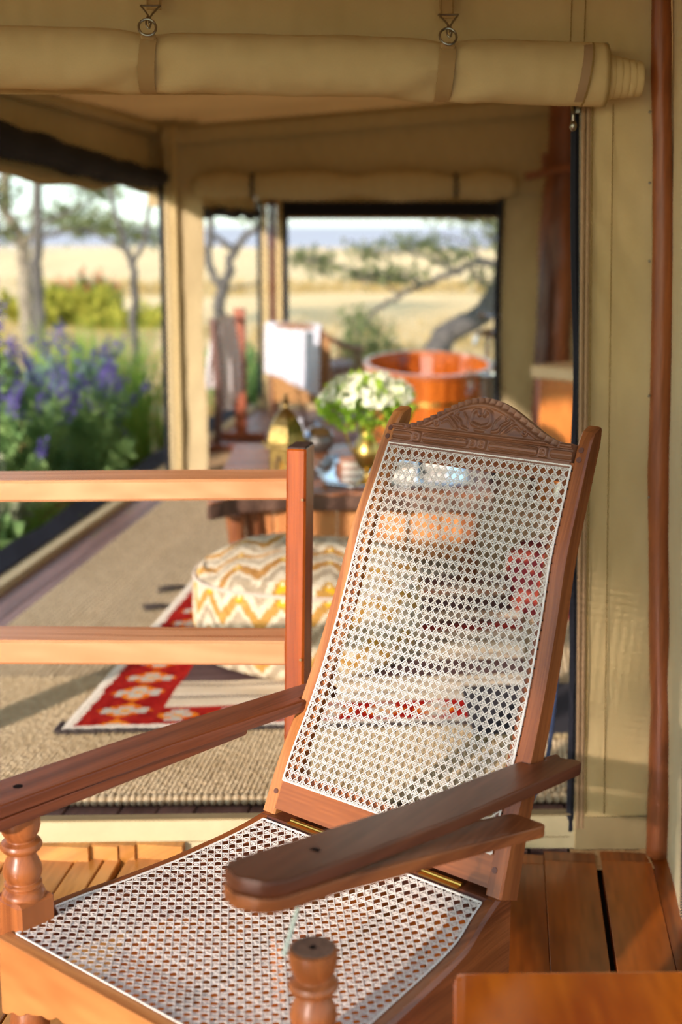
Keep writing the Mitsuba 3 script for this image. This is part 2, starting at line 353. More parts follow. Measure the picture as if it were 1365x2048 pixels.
def ground_mesh():
    n = 90; a = np.linspace(-1, 1, n); X, Y = np.meshgrid(np.sign(a) * abs(a) ** 2.2 * 260, 6 + np.sign(a) * abs(a) ** 2.2 * 260, indexing='ij')
    def fn(u, v):
        d = np.hypot(X, Y - 6)
        z = -0.32 + (meshkit.fbm(np.stack([X * 0.06, Y * 0.06, 0 * X], -1), 3, 4) - 0.5) * np.clip((d - 8) / 30, 0, 1) * 1.6 - np.clip((d - 20) / 200, 0, 1) * 2.2
        return np.stack([X, Y, z], -1)
    return sheet(fn, n - 1, n - 1)
obj('ground', ground_mesh(), 'savanna', smooth=True, kind='structure')
def hill(u, v):
    th = lerp(-1.2, 1.2, u); r = 210 + 110 * v
    prof = 0.5 + 2.2 * meshkit.fbm(np.stack([th * 2.6, 0 * th, 0 * th], -1), 4, 12) + 1.0 * np.exp(-((th + 0.2) / 0.16) ** 2)
    return np.stack([r * np.sin(th), r * np.cos(th), -4.9 + prof * np.sin(np.clip(v * 2, 0, 1) * np.pi / 2)], -1)
obj('hills', sheet(hill, 120, 14), 'far_hill', smooth=True, kind='structure')

base = Polygon([(-2.0, -2.2), (2.2, -2.2), (2.2, 12.4), (lx(12.4), 12.4), (lx(3.3), 3.3), (-2.0, 3.3)])
obj('floor', slab(base, -0.20, -0.03, 0.005, 0.4), 'gap_dark', smooth=False, kind='structure')
def plank(a0, a1, b0, b1, mat, k):
    g = 0.0007 if mat == 'deck_wood' else 0.0025
    P = [TX * a + TY * b for a, b in ((a0 + g, b0 + g), (a1 - g, b0 + g), (a1 - g, b1 - g), (a0 + g, b1 - g))]
    c = sum(P) / 4; z = -0.001 * (k % 3)
    m = rbox((0, 0, 0), (a1 - a0 - 2 * g, b1 - b0 - 2 * g, 0.03), 0.0012 if mat == 'deck_wood' else 0.0025)
    obj('plank', m, mat, 'floor', smooth=False, grain=(0, 1, 0), seed=k * 1.37, M=frame(V(c[0], c[1], z - 0.015), TX, TY, V(0, 0, 1)))
cuts = [-2.1, -1.96, -1.82, -1.68, -1.54, -1.40, -1.24, -1.068, -0.995, -0.952, -0.829, -0.70, -0.56, -0.42, -0.28, -0.14, 0.0, 0.134, 0.266, 0.41, 0.55, 0.69, 0.83, 0.97, 1.11, 1.25]
k = 0
bend = lambda a: 3.30 + 0.15 * a                      # where the tent's front crosses a plank, roughly
for a0, a1 in zip(cuts[:-1], cuts[1:]):
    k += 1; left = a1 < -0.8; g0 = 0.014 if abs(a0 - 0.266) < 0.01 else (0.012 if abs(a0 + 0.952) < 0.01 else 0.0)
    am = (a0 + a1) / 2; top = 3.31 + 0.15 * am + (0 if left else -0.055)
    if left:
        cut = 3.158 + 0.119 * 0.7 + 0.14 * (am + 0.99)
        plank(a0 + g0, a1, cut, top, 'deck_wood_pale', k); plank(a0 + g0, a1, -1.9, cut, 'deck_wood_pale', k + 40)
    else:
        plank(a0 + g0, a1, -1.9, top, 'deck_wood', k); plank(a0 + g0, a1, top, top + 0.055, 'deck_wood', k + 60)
a = -2.205
while a < 1.6:
    w = rnd.choice((0.105, 0.125, 0.15, 0.15)); am = a + w / 2; k += 1
    b0 = 3.33 + 0.15 * am
    # keep inside the tent's left side
    bl = 12.2
    if True:
        P0 = TX * am + TY * b0
        if P0[0] > lx(P0[1]) + 0.01:
            mid = b0 + rnd.uniform(2.5, 6.0)
            plank(a, a + w, b0, mid, 'inside_wood', k); plank(a, a + w, mid, bl, 'inside_wood', k + 100)
    a += w

def wavy(P, amp=0.006, f=3.0, seed=0):
    n = meshkit.fbm(np.stack([P[..., 0] * f, P[..., 1] * f, P[..., 2] * f * 0.7], -1), 3, seed) - 0.5
    return n * amp * 2
# front canvas: header over the doorway and the panel to the right of it
EDGE = lambda z: 0.612 - 0.028 * z                    # the doorway's right edge
POLE = lambda z: 0.828 - 0.044 * z                    # the gum pole's axis
def header(u, v):
    z = lerp(1.90, 2.52, v); x = lerp(-1.75, 0.83, u); x = np.minimum(x, POLE(z) - 0.005)
    P = np.stack([x, fy(x) + 0 * z, z], -1); P[..., 1] += wavy(P, 0.012, 2.2, 1); return P
def flap(u, v):
    z = lerp(0.0, 1.95, v); x = lerp(EDGE(z), POLE(z) - 0.012, u)
    P = np.stack([x, fy(x) + 0 * z, z], -1)
    diag = np.sin((z * 1.0 + x * 1.5) * 42) * np.clip((z - 0.9) / 0.5, 0, 1) * np.clip((2.0 - z) / 0.3, 0, 1) * u * (1 - u) * 4
    diag2 = np.sin((z * 1.0 - x * 1.1) * 30) * np.clip((1.0 - z) / 0.5, 0, 1) * u * (1 - u) * 2
    P[..., 1] += wavy(P, 0.020, 3.0, 2) + 0.0038 * diag + 0.0035 * diag2; return P
def leftflap(u, v):
    z = lerp(0.0, 1.95, v); x = lerp(-1.78, -1.62, u); P = np.stack([x, fy(x) + 0 * z, z], -1); P[..., 1] += wavy(P, 0.02, 3, 5); return P
obj('wall_front', cat([sheet(header, 90, 24), sheet(flap, 30, 120), sheet(leftflap, 10, 20)]), 'canvas', smooth=True, kind='structure')
WF = 'wall_front'
def on_flap(x_of_z, z0, z1, r, dy, n=60):
    z = np.linspace(z0, z1, n); x = np.array([x_of_z(t) for t in z]); return tube(np.stack([x, fy(x) + dy, z], 1), r, 6)
for off, nm, mt, r, dy in ((0.008, 'zip_tape', 'zip_tape', 0.0055, -0.012), (0.020, 'piped_edge', 'zip_tape', 0.005, -0.012), (0.030, 'seam', 'thread', 0.0016, -0.013), (0.078, 'seam', 'thread', 0.0014, -0.014)):
    obj(nm, on_flap(lambda z, o=off: EDGE(z) + o, 0.06 if 'seam' not in nm else 0.1, 1.88, r, dy), mt, WF)
wob = lambda z: EDGE(z) - 0.010 + 0.010 * math.exp(-((z - 1.25) / 0.22) ** 2) + 0.006 * math.exp(-((z - 0.5) / 0.3) ** 2)
obj('mesh_edge', on_flap(wob, 0.05, 1.88, 0.0105, -0.002), 'black_mesh', WF, label='black mesh edge')
teeth = [rbox((EDGE(z) + 0.002, fy(0.6) - 0.013, z), (0.004, 0.003, 0.0022), 0.0005) for z in np.arange(0.1, 1.88, 0.0055)]
obj('zip_teeth', cat(teeth), 'steel', WF, smooth=False, kind='stuff')
obj('hem', sheet(lambda u, v: np.stack([lerp(EDGE(0.05) + 0.004, POLE(0.05) - 0.012, u), fy(0.7) - 0.014 + 0 * u, lerp(0.002, 0.092, v)], -1), 6, 4, 0.004), 'canvas_hem', WF, smooth=False, label='greyer hem band')
obj('zip_pull', cat([tube(catmull([(0.540, fy(.5) - .02, 1.875), (0.541, fy(.5) - .03, 1.855), (0.542, fy(.5) - .028, 1.838)]), 0.004, 8), ball((0.5425, fy(.5) - .028, 1.830), 0.0085, (1, 1, 1.5)), rbox((0.553, fy(.5) - .018, 1.868), (0.012, 0.008, 0.02), 0.002)]), 'steel', WF, label='metal zip pull')
for x0 in (-0.43, 0.235, 0.545):
    z = np.linspace(1.98, 2.5, 20)
    for s in ((-0.018, 0.018) if x0 < 0.5 else (-0.012, 0.02)):
        if x0 > 0.5: obj('seam', tube(np.stack([0 * z + x0 + s, 0 * z + fy(x0) - 0.008, z], 1), 0.0013, 5), 'thread', WF)
# the canvas sill across the doorway
def sill(u, v):
    x = lerp(-1.35, 0.612, u); s = v * 3
    y = fy(x) - 0.006 + np.where(s < 1, 0.0 * s, np.where(s < 2, (s - 1) * 0.03, 0.03)); z = np.where(s < 1, 0.004 + 0.088 * s, np.where(s < 2, 0.092 + 0.004 * np.sin((s - 1) * np.pi), 0.092 - 0.088 * (s - 2)))
    P = np.stack([x, y, z], -1); P[..., 1] -= 0.010 * (meshkit.fbm(np.stack([x * 7, 0 * x, z * 9], -1), 3, 8) - 0.3) * np.where(s < 1, 1, 0); return P
obj('sill_flap', sheet(sill, 130, 18), 'sill_canvas', WF, smooth=40, label='pale canvas threshold')
obj('sill_zip', sheet(lambda u, v: np.stack([lerp(-1.3, 0.600, u), fy(lerp(-1.3, 0.6, u)) + lerp(-0.012, 0.02, v), 0.0985 + 0 * u], -1), 300, 2, 0.003), 'canvas_hem', WF, smooth=False)
obj('sill_seam', tube(np.stack([np.linspace(-1.3, 0.6, 60), fy(np.linspace(-1.3, 0.6, 60)) - 0.010, np.full(60, 0.036)], 1), 0.0014, 5), 'canvas_hem', WF)
# dust in the corner of the deck
def corner_dust(u, v):
    x = lerp(0.60, 0.80, u); y = lerp(3.20, 3.305, v)
    h = 0.009 * np.clip(1 - (3.33 - y) / 0.05, 0, 1) + 0.010 * np.clip(1 - (0.83 - x) / 0.05, 0, 1)
    return np.stack([x, y, -0.0045 + h * (0.4 + 1.2 * meshkit.fbm(np.stack([x * 40, y * 40, 0 * x], -1), 3, 2))], -1)
obj('dust', sheet(corner_dust, 40, 24), 'dust', 'floor', smooth=True)

# gum pole in the corner, and the side canvas coming towards the camera
def gum(P, r, seed, n=16, sub=14, amp=0.18):
    Q = catmull(P, sub); t = np.linspace(0, 1, len(Q)); rr = np.interp(t, np.linspace(0, 1, len(r)), r); m = tube(Q, rr, n)
    v = np.asarray(m.vertices); c = np.stack([np.interp(v[:, 2], Q[:, 2], Q[:, i]) for i in (0, 1)], 1)
    k = 1 + amp * 2 * (meshkit.fbm(v * [14, 14, 5.0], 3, seed) - 0.5)
    v[:, :2] = c + (v[:, :2] - c) * k[:, None]; m.vertices = v; return m
t = thing('corner_pole', 'slim reddish gum pole standing in the veranda corner beside the canvas door panel', 'pole')
obj('trunk', gum([(POLE(z) + 0.004 * math.sin(z * 5), fy(0.8) - 0.045, z) for z in (0.0, 0.4, 0.8, 1.2, 1.6, 2.0, 2.5)], [0.032, 0.028, 0.027, 0.026, 0.024, 0.023, 0.023], 3), 'gum_wood', t, smooth=True, grain=(0, 0, 1))
for z in (1.86, 1.70, 1.52, 1.2, 0.95):
    obj('nail', ball((POLE(z) - 0.030, fy(.8) - 0.055, z), 0.0035), 'steel', t)
def sidewall(u, v):
    z = lerp(0.0, 2.45, v); y = lerp(3.29, 2.925 + 0.012 * np.sin(z * 4.2 + 1), u); x = 0.850 - 0.043 * z - 0.046 * u + 0.002 * np.sin(z * 5) * u
    P = np.stack([x, y, z], -1); P[..., 0] += wavy(P, 0.012, 3, 9); return P
obj('wall_right', sheet(sidewall, 20, 80), 'canvas_pale', smooth=True, kind='structure')
zz = np.linspace(0.02, 2.3, 150); zx = 0.802 - 0.043 * zz + 0.002 * np.sin(zz * 5); zy = 2.915 + 0.012 * np.sin(zz * 4.2 + 1)
obj('zip_tape', tube(np.stack([zx, zy, zz], 1), 0.006, 6), 'zip_tape', 'wall_right')
obj('zip_teeth', cat([rbox((a_ - 0.004, b_ - 0.008, c_), (0.005, 0.004, 0.003), 0.001) for a_, b_, c_ in zip(np.interp(np.arange(0.02, 1.5, 0.007), zz, zx), np.interp(np.arange(0.02, 1.5, 0.007), zz, zy), np.arange(0.02, 1.5, 0.007))]), 'steel', 'wall_right', smooth=False, kind='stuff')
obj('mesh_panel', sheet(lambda u, v: np.stack([0.806 - 0.043 * lerp(0, 2.3, v) - 0.02 * u, lerp(2.905, 2.3, u), lerp(0.0, 2.3, v)], -1), 4, 12, 0.004), 'black_mesh', 'wall_right', smooth=False)

# rolled-up door over the doorway
t = thing('canvas_roll', 'large rolled-up canvas door flap strapped above the doorway', 'door flap')
def roll_mesh(x0, x1, z0, z1, r, yc, pinch, seed, n=150, k=36, sag=0.0):
    u = np.linspace(0, 1, n); rings = []
    for q in u:
        x = lerp(x0, x1, q); z = lerp(z0, z1, q); y = yc(x); a = np.arange(k) * 2 * np.pi / k
        pr = 1.0
        for px_, w_, d_ in pinch: pr -= d_ * math.exp(-((x - px_) / w_) ** 2)
        nrm = np.stack([np.full(k, x * 5.0), np.cos(a) * 0.9, np.sin(a) * 0.9], 1)
        f = 1 + 0.22 * (meshkit.fbm(nrm, 3, seed) - 0.5)
        for px_, w_, d_ in pinch:
            f += 0.14 * np.exp(-((x - px_) / (w_ * 2.6)) ** 2) * np.sin(a * 3 + (x - px_) * 22) * np.clip(-np.sin(a) + 0.4, 0, 1)
        R = r * pr * f
        rings.append(np.stack([np.full(k, x), y + R * np.cos(a), z + R * np.sin(a) * 1.02 - sag * math.sin(q * math.pi)], 1))
    return loft(rings)
ryc = lambda x: fy(x) - 0.078
obj('roll', roll_mesh(-1.5, 0.605, 1.99, 1.938, 0.066, ryc, ((-0.43, 0.045, 0.11), (0.235, 0.045, 0.13)), 3), 'canvas', t, smooth=True)
for i in range(5):
    x = 0.603 + 0.0165 * i; r = 0.050 - 0.0028 * i
    obj('roll_layer', lathe([(0.001, 0), (r * 0.96, 0.0005), (r, 0.004), (r * 1.01, 0.013), (r * 0.95, 0.0175), (0.001, 0.0178)], 28), 'canvas', t, M=frame(V(x, ryc(x), 1.934 - 0.001 * i), V(0, 1, 0), V(0, 0, 1), V(1, 0, 0)), smooth=40)
aa = np.linspace(0.15, 2 * np.pi - 0.15, 40)
def band(x, r, w, slant=0.0, a0=1.05, a1=-2.4, n=36, th=0.003):
    """A strap lying round the roll: from its top at the back, over the front, to below."""
    def fn(u, v):
        ang = lerp(a0, a1, u); xx = x + (v - 0.5) * w + slant * np.sin(ang)
        return np.stack([xx, ryc(x) + np.cos(ang + np.pi) * -1 * r * -1, 0 * u + np.interp(x, [-1.5, 0.605], [1.99, 1.938]) + r * np.sin(ang)], -1)
    return sheet(fn, n, 4, th)
def strap(x, zt):
    s = obj('strap', band(x, 0.0665, 0.036, 0.006, 0.75, -2.2), 'webbing', t, smooth=40)
    zc = np.interp(x, [-1.5, 0.605], [1.99, 1.938]); yf = ryc(x) - 0.0665 * math.cos(0.72)
    obj('loop_fold', rbox((x + 0.003, yf - 0.003, zc + 0.047), (0.033, 0.012, 0.016), 0.004), 'webbing', s)
    obj('ring', torus((x + 0.003, yf - 0.012, zc + 0.066), 0.019, 0.0028, (0.15, -1, 0.35)), 'steel', s)
    c = V(x + 0.004, yf + 0.002, zc + 0.088)
    wire = catmull([c + V(-0.020, 0.028, 0.030), c + V(0.0, 0.0, 0.004), c + V(0.003, -0.008, -0.012), c + V(0.006, -0.008, -0.012), c + V(0.006, 0.0, 0.004), c + V(0.024, 0.028, 0.030)], 5)
    obj('hook', cat([tube(wire, 0.0022, 7), tube([c + V(-0.022, 0.028, 0.030), c + V(0.026, 0.028, 0.030)], 0.0022, 7), tube(catmull([c + V(-0.001, -0.002, 0.004), c + V(-0.004, -0.012, -0.014), c + V(0.003, -0.016, -0.024), c + V(0.008, -0.010, -0.012)], 5), 0.0022, 7)]), 'steel', s)
    y0 = fy(x) - 0.008
    obj('tab', sheet(lambda u, v: np.stack([x + 0.006 + lerp(-0.017, 0.017, u), y0 - 0.004 - 0.030 * (1 - v) ** 2 + 0 * u, lerp(zc + 0.118, 2.50, v)], -1), 3, 16, 0.004), 'webbing', s, smooth=40)
    obj('stitching', cat([tube([(x + 0.006 + q, y0 - 0.012 - 0.026 * (1 - v_) ** 2, lerp(zc + 0.125, 2.45, v_)) for v_ in np.linspace(0, 1, 12)], 0.0009, 5) for q in (-0.0135, 0.0135)]), 'thread', s)
strap(-0.43, 0); strap(0.235, 0)
obj('zip_band', band(0.548, 0.0675, 0.020, 0.010, 1.5, -2.0), 'zip_tape', t, smooth=40)
obj('zip_band_teeth', band(0.560, 0.069, 0.004, 0.010, 1.5, -2.0), 'thread', t, smooth=40)

# roofs
obj('ceiling', sheet(lambda u, v: np.stack([lerp(-1.95, 2.2, u), lerp(3.3, 12.3, v), 2.235 + 0.08 * (lerp(-1.95, 2.2, u) + 1.12) + 0.03 * np.sin(v * 14) * np.sin(u * 9) * 0.3], -1), 40, 60, 0.004), 'canvas_ceiling', smooth=True, kind='structure')
obj('ceiling_veranda', sheet(lambda u, v: np.stack([lerp(-2.05, 1.6, u), lerp(1.75, 3.34, v), 2.52 + 0.20 * (lerp(1.75, 3.34, v) - 3.3)], -1), 16, 24, 0.006), 'canvas_ceiling', smooth=True, kind='structure')

# the tent's left side: canvas valance, rolled mesh, floor trims, window openings
def lpt(y, z, off=0.0): return np.stack([lx(y) + off + 0 * z, y + 0 * z, z + 0 * y], -1)
def left_valance(u, v):
    y = lerp(3.32, 8.74, u); zb = 1.80 + 0.012 * np.sin(y * 3.4) - 0.012 * np.sin(y * 7.1)
    z = lerp(zb, 2.26, v); P = lpt(y, z); P[..., 0] += wavy(P, 0.02, 2.5, 21) + 0.05 * np.exp(-((v - 0.02) / 0.14) ** 2); return P
def left_valance_bath(u, v):
    y = lerp(8.75, 12.06, u); zb = 1.70 + 0.02 * np.sin(y * 9) ; z = lerp(zb, 2.26, v); P = lpt(y, z); P[..., 0] += wavy(P, 0.02, 2.5, 22); return P
obj('wall_left', cat([sheet(left_valance, 80, 20), sheet(left_valance_bath, 50, 14)]), 'canvas_inner', smooth=True, kind='structure')
WL = 'wall_left'
yy = np.linspace(3.6, 8.72, 60)
obj('rolled_mesh', tube(np.stack([lx(yy) + 0.075, yy, np.interp(yy, [3.6, 5.6, 6.1, 7.1, 8.0, 8.9], [1.98, 1.965, 1.955, 1.91, 1.885, 1.895]) + 0.006 * np.sin(yy * 9)], 1), np.interp(yy, [3.6, 6.1, 7.5, 8.4, 8.72], [0.074, 0.072, 0.068, 0.058, 0.042]) * (1 + 0.06 * np.sin(yy * 13)), 14), 'black_mesh', WL, smooth=True, label='sagging black roll of insect mesh')
yb = np.linspace(8.8, 12.0, 40)
obj('rolled_mesh', tube(np.stack([lx(yb) + 0.05, yb, 1.70 + 0.012 * np.sin(yb * 8)], 1), 0.034 * (1 + 0.2 * np.sin(yb * 11)), 10), 'black_mesh', WL, smooth=True)
obj('eave_hem', tube(lpt(np.linspace(3.4, 8.62, 20), np.full(20, 2.185), 0.03), 0.035, 10), 'canvas_inner', WL, smooth=True)
obj('trim_1', loft([[V(lx(y) + o, y, z) for o, z in ((-0.065, -0.02), (0.0, -0.02), (0.0, 0.035), (-0.065, 0.04))] for y in np.linspace(3.35, 12.1, 30)]), 'canvas_pale', smooth=False, kind='structure', label='pale strip along the foot of the left side')
obj('trim_2', loft([[V(lx(y) + o, y, z) for o, z in ((-0.21, -0.10), (-0.067, -0.10), (-0.067, 0.05), (-0.19, 0.075 + 0.01 * math.sin(y * 7)))] for y in np.linspace(3.35, 12.1, 40)]), 'black_mesh', smooth=False, kind='structure', label='black mesh skirt along the foot of the left side')

# the stub wall between bedroom and bathroom
XP, YP = (-1.12, -0.86), 8.6
def stub(u, v):
    z = lerp(0.0, 2.24, v); x = lerp(-1.02, -0.862, u) + 0.010 * np.sin(z * 5) * u; P = np.stack([x, YP + 0.03 + 0 * z, z], -1); P[..., 1] += wavy(P, 0.03, 4, 31); return P
def mid_header(u, v):
    x = lerp(-1.12, 1.95, u); zt = 2.20 + 0.08 * (x + 1.12); z = lerp(1.80, zt, v); P = np.stack([x, YP + 0.02 + 0 * z, z], -1); P[..., 1] += wavy(P, 0.03, 1.6, 33); return P
def mid_right(u, v):
    z = lerp(0.0, 2.0, v); x = lerp(1.005, 1.95, u); P = np.stack([x, YP + 0.03 + 0 * z, z], -1); P[..., 1] += wavy(P, 0.04, 2.6, 35); return P
obj('wall_middle', cat([sheet(stub, 12, 60, 0.006), sheet(mid_header, 60, 16), sheet(mid_right, 20, 50)]), 'canvas_inner', smooth=True, kind='structure')
WM = 'wall_middle'
obj('corner_tube', tube([(-1.072, YP, z) for z in np.linspace(0, 2.2, 24)], 0.026, 12), 'canvas_inner', WM, smooth=True)
obj('corner_tube', tube([(-1.030, YP - 0.01, z) for z in np.linspace(0, 2.2, 24)], 0.022, 12), 'canvas', WM, smooth=True)
obj('corner_gusset', sheet(lambda u, v: np.stack([lerp(-1.20, -1.0, u), YP + 0.045 + 0 * u, lerp(1.72, 2.26, v)], -1), 4, 6, 0.006), 'canvas_inner', WM, smooth=False)
obj('zip_strip', tube([(-1.112, YP - 0.01, z) for z in np.linspace(0, 1.9, 24)], 0.016, 8), 'black_mesh', WM, smooth=True)
obj('zip_strip', tube([(0.985 + 0.008 * math.sin(z * 4), YP, z) for z in np.linspace(0, 1.78, 24)], 0.018, 8), 'black_mesh', WM, smooth=True)
obj('eave_band', sheet(lambda u, v: np.stack([lerp(-1.1, 1.5, u), YP - 0.02 + 0 * u, 2.125 + 0.08 * (lerp(-1.1, 1.5, u) + 1.12) + lerp(-0.04, 0.04, v)], -1), 20, 3, 0.01), 'canvas_inner', WM, smooth=False)
t = thing('tied_canvas_roll', 'scalloped canvas roll tied up over the opening to the bathroom', 'door flap')
def small_roll():
    n, kk = 160, 26; rings = []
    for q in np.linspace(0, 1, n):
        x = lerp(-0.905, 1.075, q); a = np.arange(kk) * 2 * np.pi / kk
        ties = (-0.905, -0.54, 0.10, 0.70, 1.09); d = min(abs(x - p) for p in ties)
        r = 0.058 + 0.034 * min(1, (d / 0.22) ** 0.8)
        r *= 1 - 0.5 * max(0, (0.03 - min(x + 0.905, 1.075 - x)) / 0.03)
        f = 1 + 0.22 * (meshkit.fbm(np.stack([np.full(kk, x * 6), np.cos(a), np.sin(a)], 1), 3, 5) - 0.5)
        rings.append(np.stack([np.full(kk, x), YP - 0.085 + r * f * np.cos(a) * 0.8, 1.842 + r * f * np.sin(a)], 1))
    return loft(rings)
obj('roll', small_roll(), 'canvas_inner', t, smooth=True)
for x in (-0.54, 0.70): obj('tie', torus((x, YP - 0.085, 1.845), 0.068, 0.009, (1, 0, 0), squash=1.1), 'black_mesh', t)

# back and far-right sides of the bathroom
YB = 12.1
def back_head(u, v):
    x = lerp(-0.74, 2.1, u); z = lerp(1.78, 2.55, v); P = np.stack([x, YB + 0 * z, z], -1); P[..., 1] += wavy(P, 0.03, 2, 41); return P
def back_low(u, v):
    x = lerp(-0.74, 2.1, u); z = lerp(0, 0.14, v); return np.stack([x, YB + 0 * z, z], -1)
def back_right(u, v):
    x = lerp(1.42, 2.1, u); z = lerp(0, 1.8, v); P = np.stack([x, YB + 0 * z, z], -1); P[..., 1] += wavy(P, 0.03, 2, 43); return P
obj('wall_back', cat([sheet(back_head, 40, 10), sheet(back_low, 20, 3), sheet(back_right, 10, 20)]), 'canvas_inner', smooth=True, kind='structure')
bar = lambda x, w, z0=0.1, z1=1.82: rbox((x, YB - 0.02, (z0 + z1) / 2), (w, 0.03, z1 - z0), 0.006)
obj('window_1', cat([rbox((0.475, YB - 0.02, 1.745), (1.95, 0.035, 0.135), 0.01), bar(1.392, 0.075), bar(-0.487, 0.055), bar(-0.715, 0.04)]), 'black_mesh', smooth=False, kind='structure')
obj('post', bar(-0.60, 0.06, 0, 1.82), 'chair_wood_dark', 'window_1', grain=(0, 0, 1)); obj('strip', bar(-0.665, 0.05), 'canvas', 'window_1'); obj('strip', bar(-0.54, 0.05), 'canvas', 'window_1')
obj('head_strip', rbox((0.46, YB - 0.03, 1.672), (1.85, 0.03, 0.018), 0.004), 'canvas', 'window_1')
panel = lambda y0, y1, z0, z1: sheet(lambda u, v: np.stack([1.95 + 0 * u, lerp(y0, y1, u), lerp(z0, z1, v)], -1), 8, 6)
obj('wall_far_right', cat([panel(3.35, 12.1, 0, 0.5), panel(3.35, 12.1, 1.75, 2.5), panel(3.35, 4.4, 0.5, 1.75), panel(7.2, 9.1, 0.5, 1.75), panel(11.7, 12.1, 0.5, 1.75)]), 'canvas_side', smooth=True, kind='structure')

# the thick gum post inside, with its forked peg
t = thing('forked_post', 'thick gum post with a crossed branch peg, inside beyond the zip edge', 'post')
obj('trunk', gum([(1.325, 8.32, 0), (1.315, 8.32, 0.5), (1.30, 8.32, 1.0), (1.30, 8.32, 1.5), (1.315, 8.32, 2.0), (1.33, 8.32, 2.45)], [0.115, 0.105, 0.10, 0.115, 0.088, 0.092], 8, 20), 'fork_wood', t, smooth=True, grain=(0, 0, 1))
obj('branch', gum([(1.22, 8.24, 0.0), (1.225, 8.25, 0.7), (1.235, 8.25, 1.3), (1.24, 8.26, 1.7)], [0.06, 0.055, 0.05, 0.012], 9, 12), 'chair_wood_dark', t, smooth=True, grain=(0, 0, 1))
obj('peg', tube(catmull([(1.08, 8.16, 1.885), (1.18, 8.17, 1.905), (1.32, 8.18, 1.935), (1.46, 8.17, 1.90)]), [0.022] * 25, 8), 'fork_wood', t, smooth=True, grain=(1, 0, 0))
obj('peg', tube([(1.195, 8.2, 1.93), (1.19, 8.2, 2.02)], 0.018, 8), 'fork_wood', t, grain=(0, 0, 1))

# ------------------------------------------------------------------ the plantation chair, built in its own axes: x to its left-hand side (right in view), y to its back
CA = math.radians(40.69)
CW, CB = V(math.cos(CA), -math.sin(CA), 0), V(math.sin(CA), math.cos(CA), 0)
CM = frame(CW * -1.519, CW, CB, V(0, 0, 1))
chair = thing('plantation_chair', 'reddish wooden plantation armchair with woven cane seat and reclined cane back', 'chair')
def cpart(name, mesh, mat, parent=chair, **kw): return obj(name, mesh, mat, parent, M=CM, **kw)

PROF = catmull([(1.859, .434), (1.905, .545), (1.962, .65), (2.012, .76), (2.058, .88), (2.098, 1.0), (2.150, 1.11), (2.198, 1.205), (2.226, 1.240)], 10)
PS = np.r_[0, np.cumsum(np.linalg.norm(np.diff(PROF, axis=0), axis=1))]; PL = PS[-1]
def prof(s):
    s = np.asarray(s, float); return np.interp(s, PS, PROF[:, 0]), np.interp(s, PS, PROF[:, 1])
def prof_n(s):
    b0, z0 = prof(np.asarray(s) - 0.004); b1, z1 = prof(np.asarray(s) + 0.004); d = np.hypot(b1 - b0, z1 - z0); return -(z1 - z0) / d, (b1 - b0) / d   # towards the sitter
hw = lambda s: 0.2925 - 0.0525 * np.asarray(s) / PL          # outer half width
inn = lambda s: hw(s) - lerp(0.0335, 0.0275, np.asarray(s) / PL)
def stile(sg):
    rings = []
    for s in np.linspace(0.0, PL, 44):
        b, z = prof(s); nb, nz = prof_n(s); dep = np.interp(s, [0, 0.2, 0.6, PL - 0.05, PL], [0.062, 0.05, 0.044, 0.04, 0.036])
        e = 0.0
        if s > PL - 0.03: e = 0.012 * ((s - PL + 0.03) / 0.03) ** 2
        o, i = hw(s), inn(s); c = 0.0035
        q = [(o - c, e), (o, e + c), (o, dep - c - e), (o - c, dep - e), (i + c, dep - e), (i, dep - c - e), (i, e + c), (i + c, e)]
        rings.append([(sg * l, b - nb * d, z - nz * d) for l, d in q])
    m = loft(rings)
    rings = []
    for s in np.linspace(0.10, 0.80, 24):                        # the rebate that carries the cane
        b, z = prof(s); nb, nz = prof_n(s); i = inn(s)
        rings.append([(sg * l, b - nb * d, z - nz * d) for l, d in ((i + 0.003, 0.006), (i + 0.003, 0.022), (i - 0.020, 0.022), (i - 0.020, 0.008))])
    return cat([m, loft(rings)])
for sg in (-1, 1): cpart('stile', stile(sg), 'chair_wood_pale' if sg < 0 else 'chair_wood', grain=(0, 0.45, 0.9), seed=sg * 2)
S_LO, S_HI = 0.072, 0.795                                        # cane field along the back
def back_rail(s0, s1, ext, d0, d1):
    rings = []
    for x in np.linspace(-1, 1, 7):
        ring = []
        for s, d in ((s0, d0), (s1, d0), (s1, d1), (s0, d1)):
            b, z = prof(s); nb, nz = prof_n(s); ring.append((x * (inn(s) + 0.004), b - nb * d, z - nz * d))
        rings.append(ring)
    return loft(rings)
cpart('lower_rail', cat([back_rail(0.012, S_LO, 0, 0.001, 0.03), back_rail(S_LO - 0.002, S_LO + 0.022, 0, 0.008, 0.03)]), 'chair_wood', grain=(1, 0, 0), seed=4, smooth=False)

# carved crest rail: a relief over the board (x across, h up from the rail's foot)
CR0 = V(*prof(S_HI - 0.004)); CRT = unit(V(0.30, 0.955)); CRN = V(-CRT[1], CRT[0])
def arch(x):
    a = np.abs(x) / 0.213
    return 0.046 + 0.071 * (0.5 + 0.5 * np.cos(np.pi * np.clip(a / 0.94, 0, 1))) ** 0.95
def seg_d(X, H, P):
    d = np.full(X.shape, 9.0)
    for (x0, h0), (x1, h1) in zip(P[:-1], P[1:]):
        dx, dh = x1 - x0, h1 - h0; tt = np.clip(((X - x0) * dx + (H - h0) * dh) / (dx * dx + dh * dh + 1e-12), 0, 1)
        d = np.minimum(d, np.hypot(X - x0 - tt * dx, H - h0 - tt * dh))
    return d
def spiral(cx, ch, r, turns, a0, sg):
    tt = np.linspace(0, 1, 26); a = a0 + sg * tt * turns * 2 * np.pi; rr = r * (1 - 0.82 * tt); return list(zip(cx + rr * np.cos(a), ch + rr * np.sin(a)))
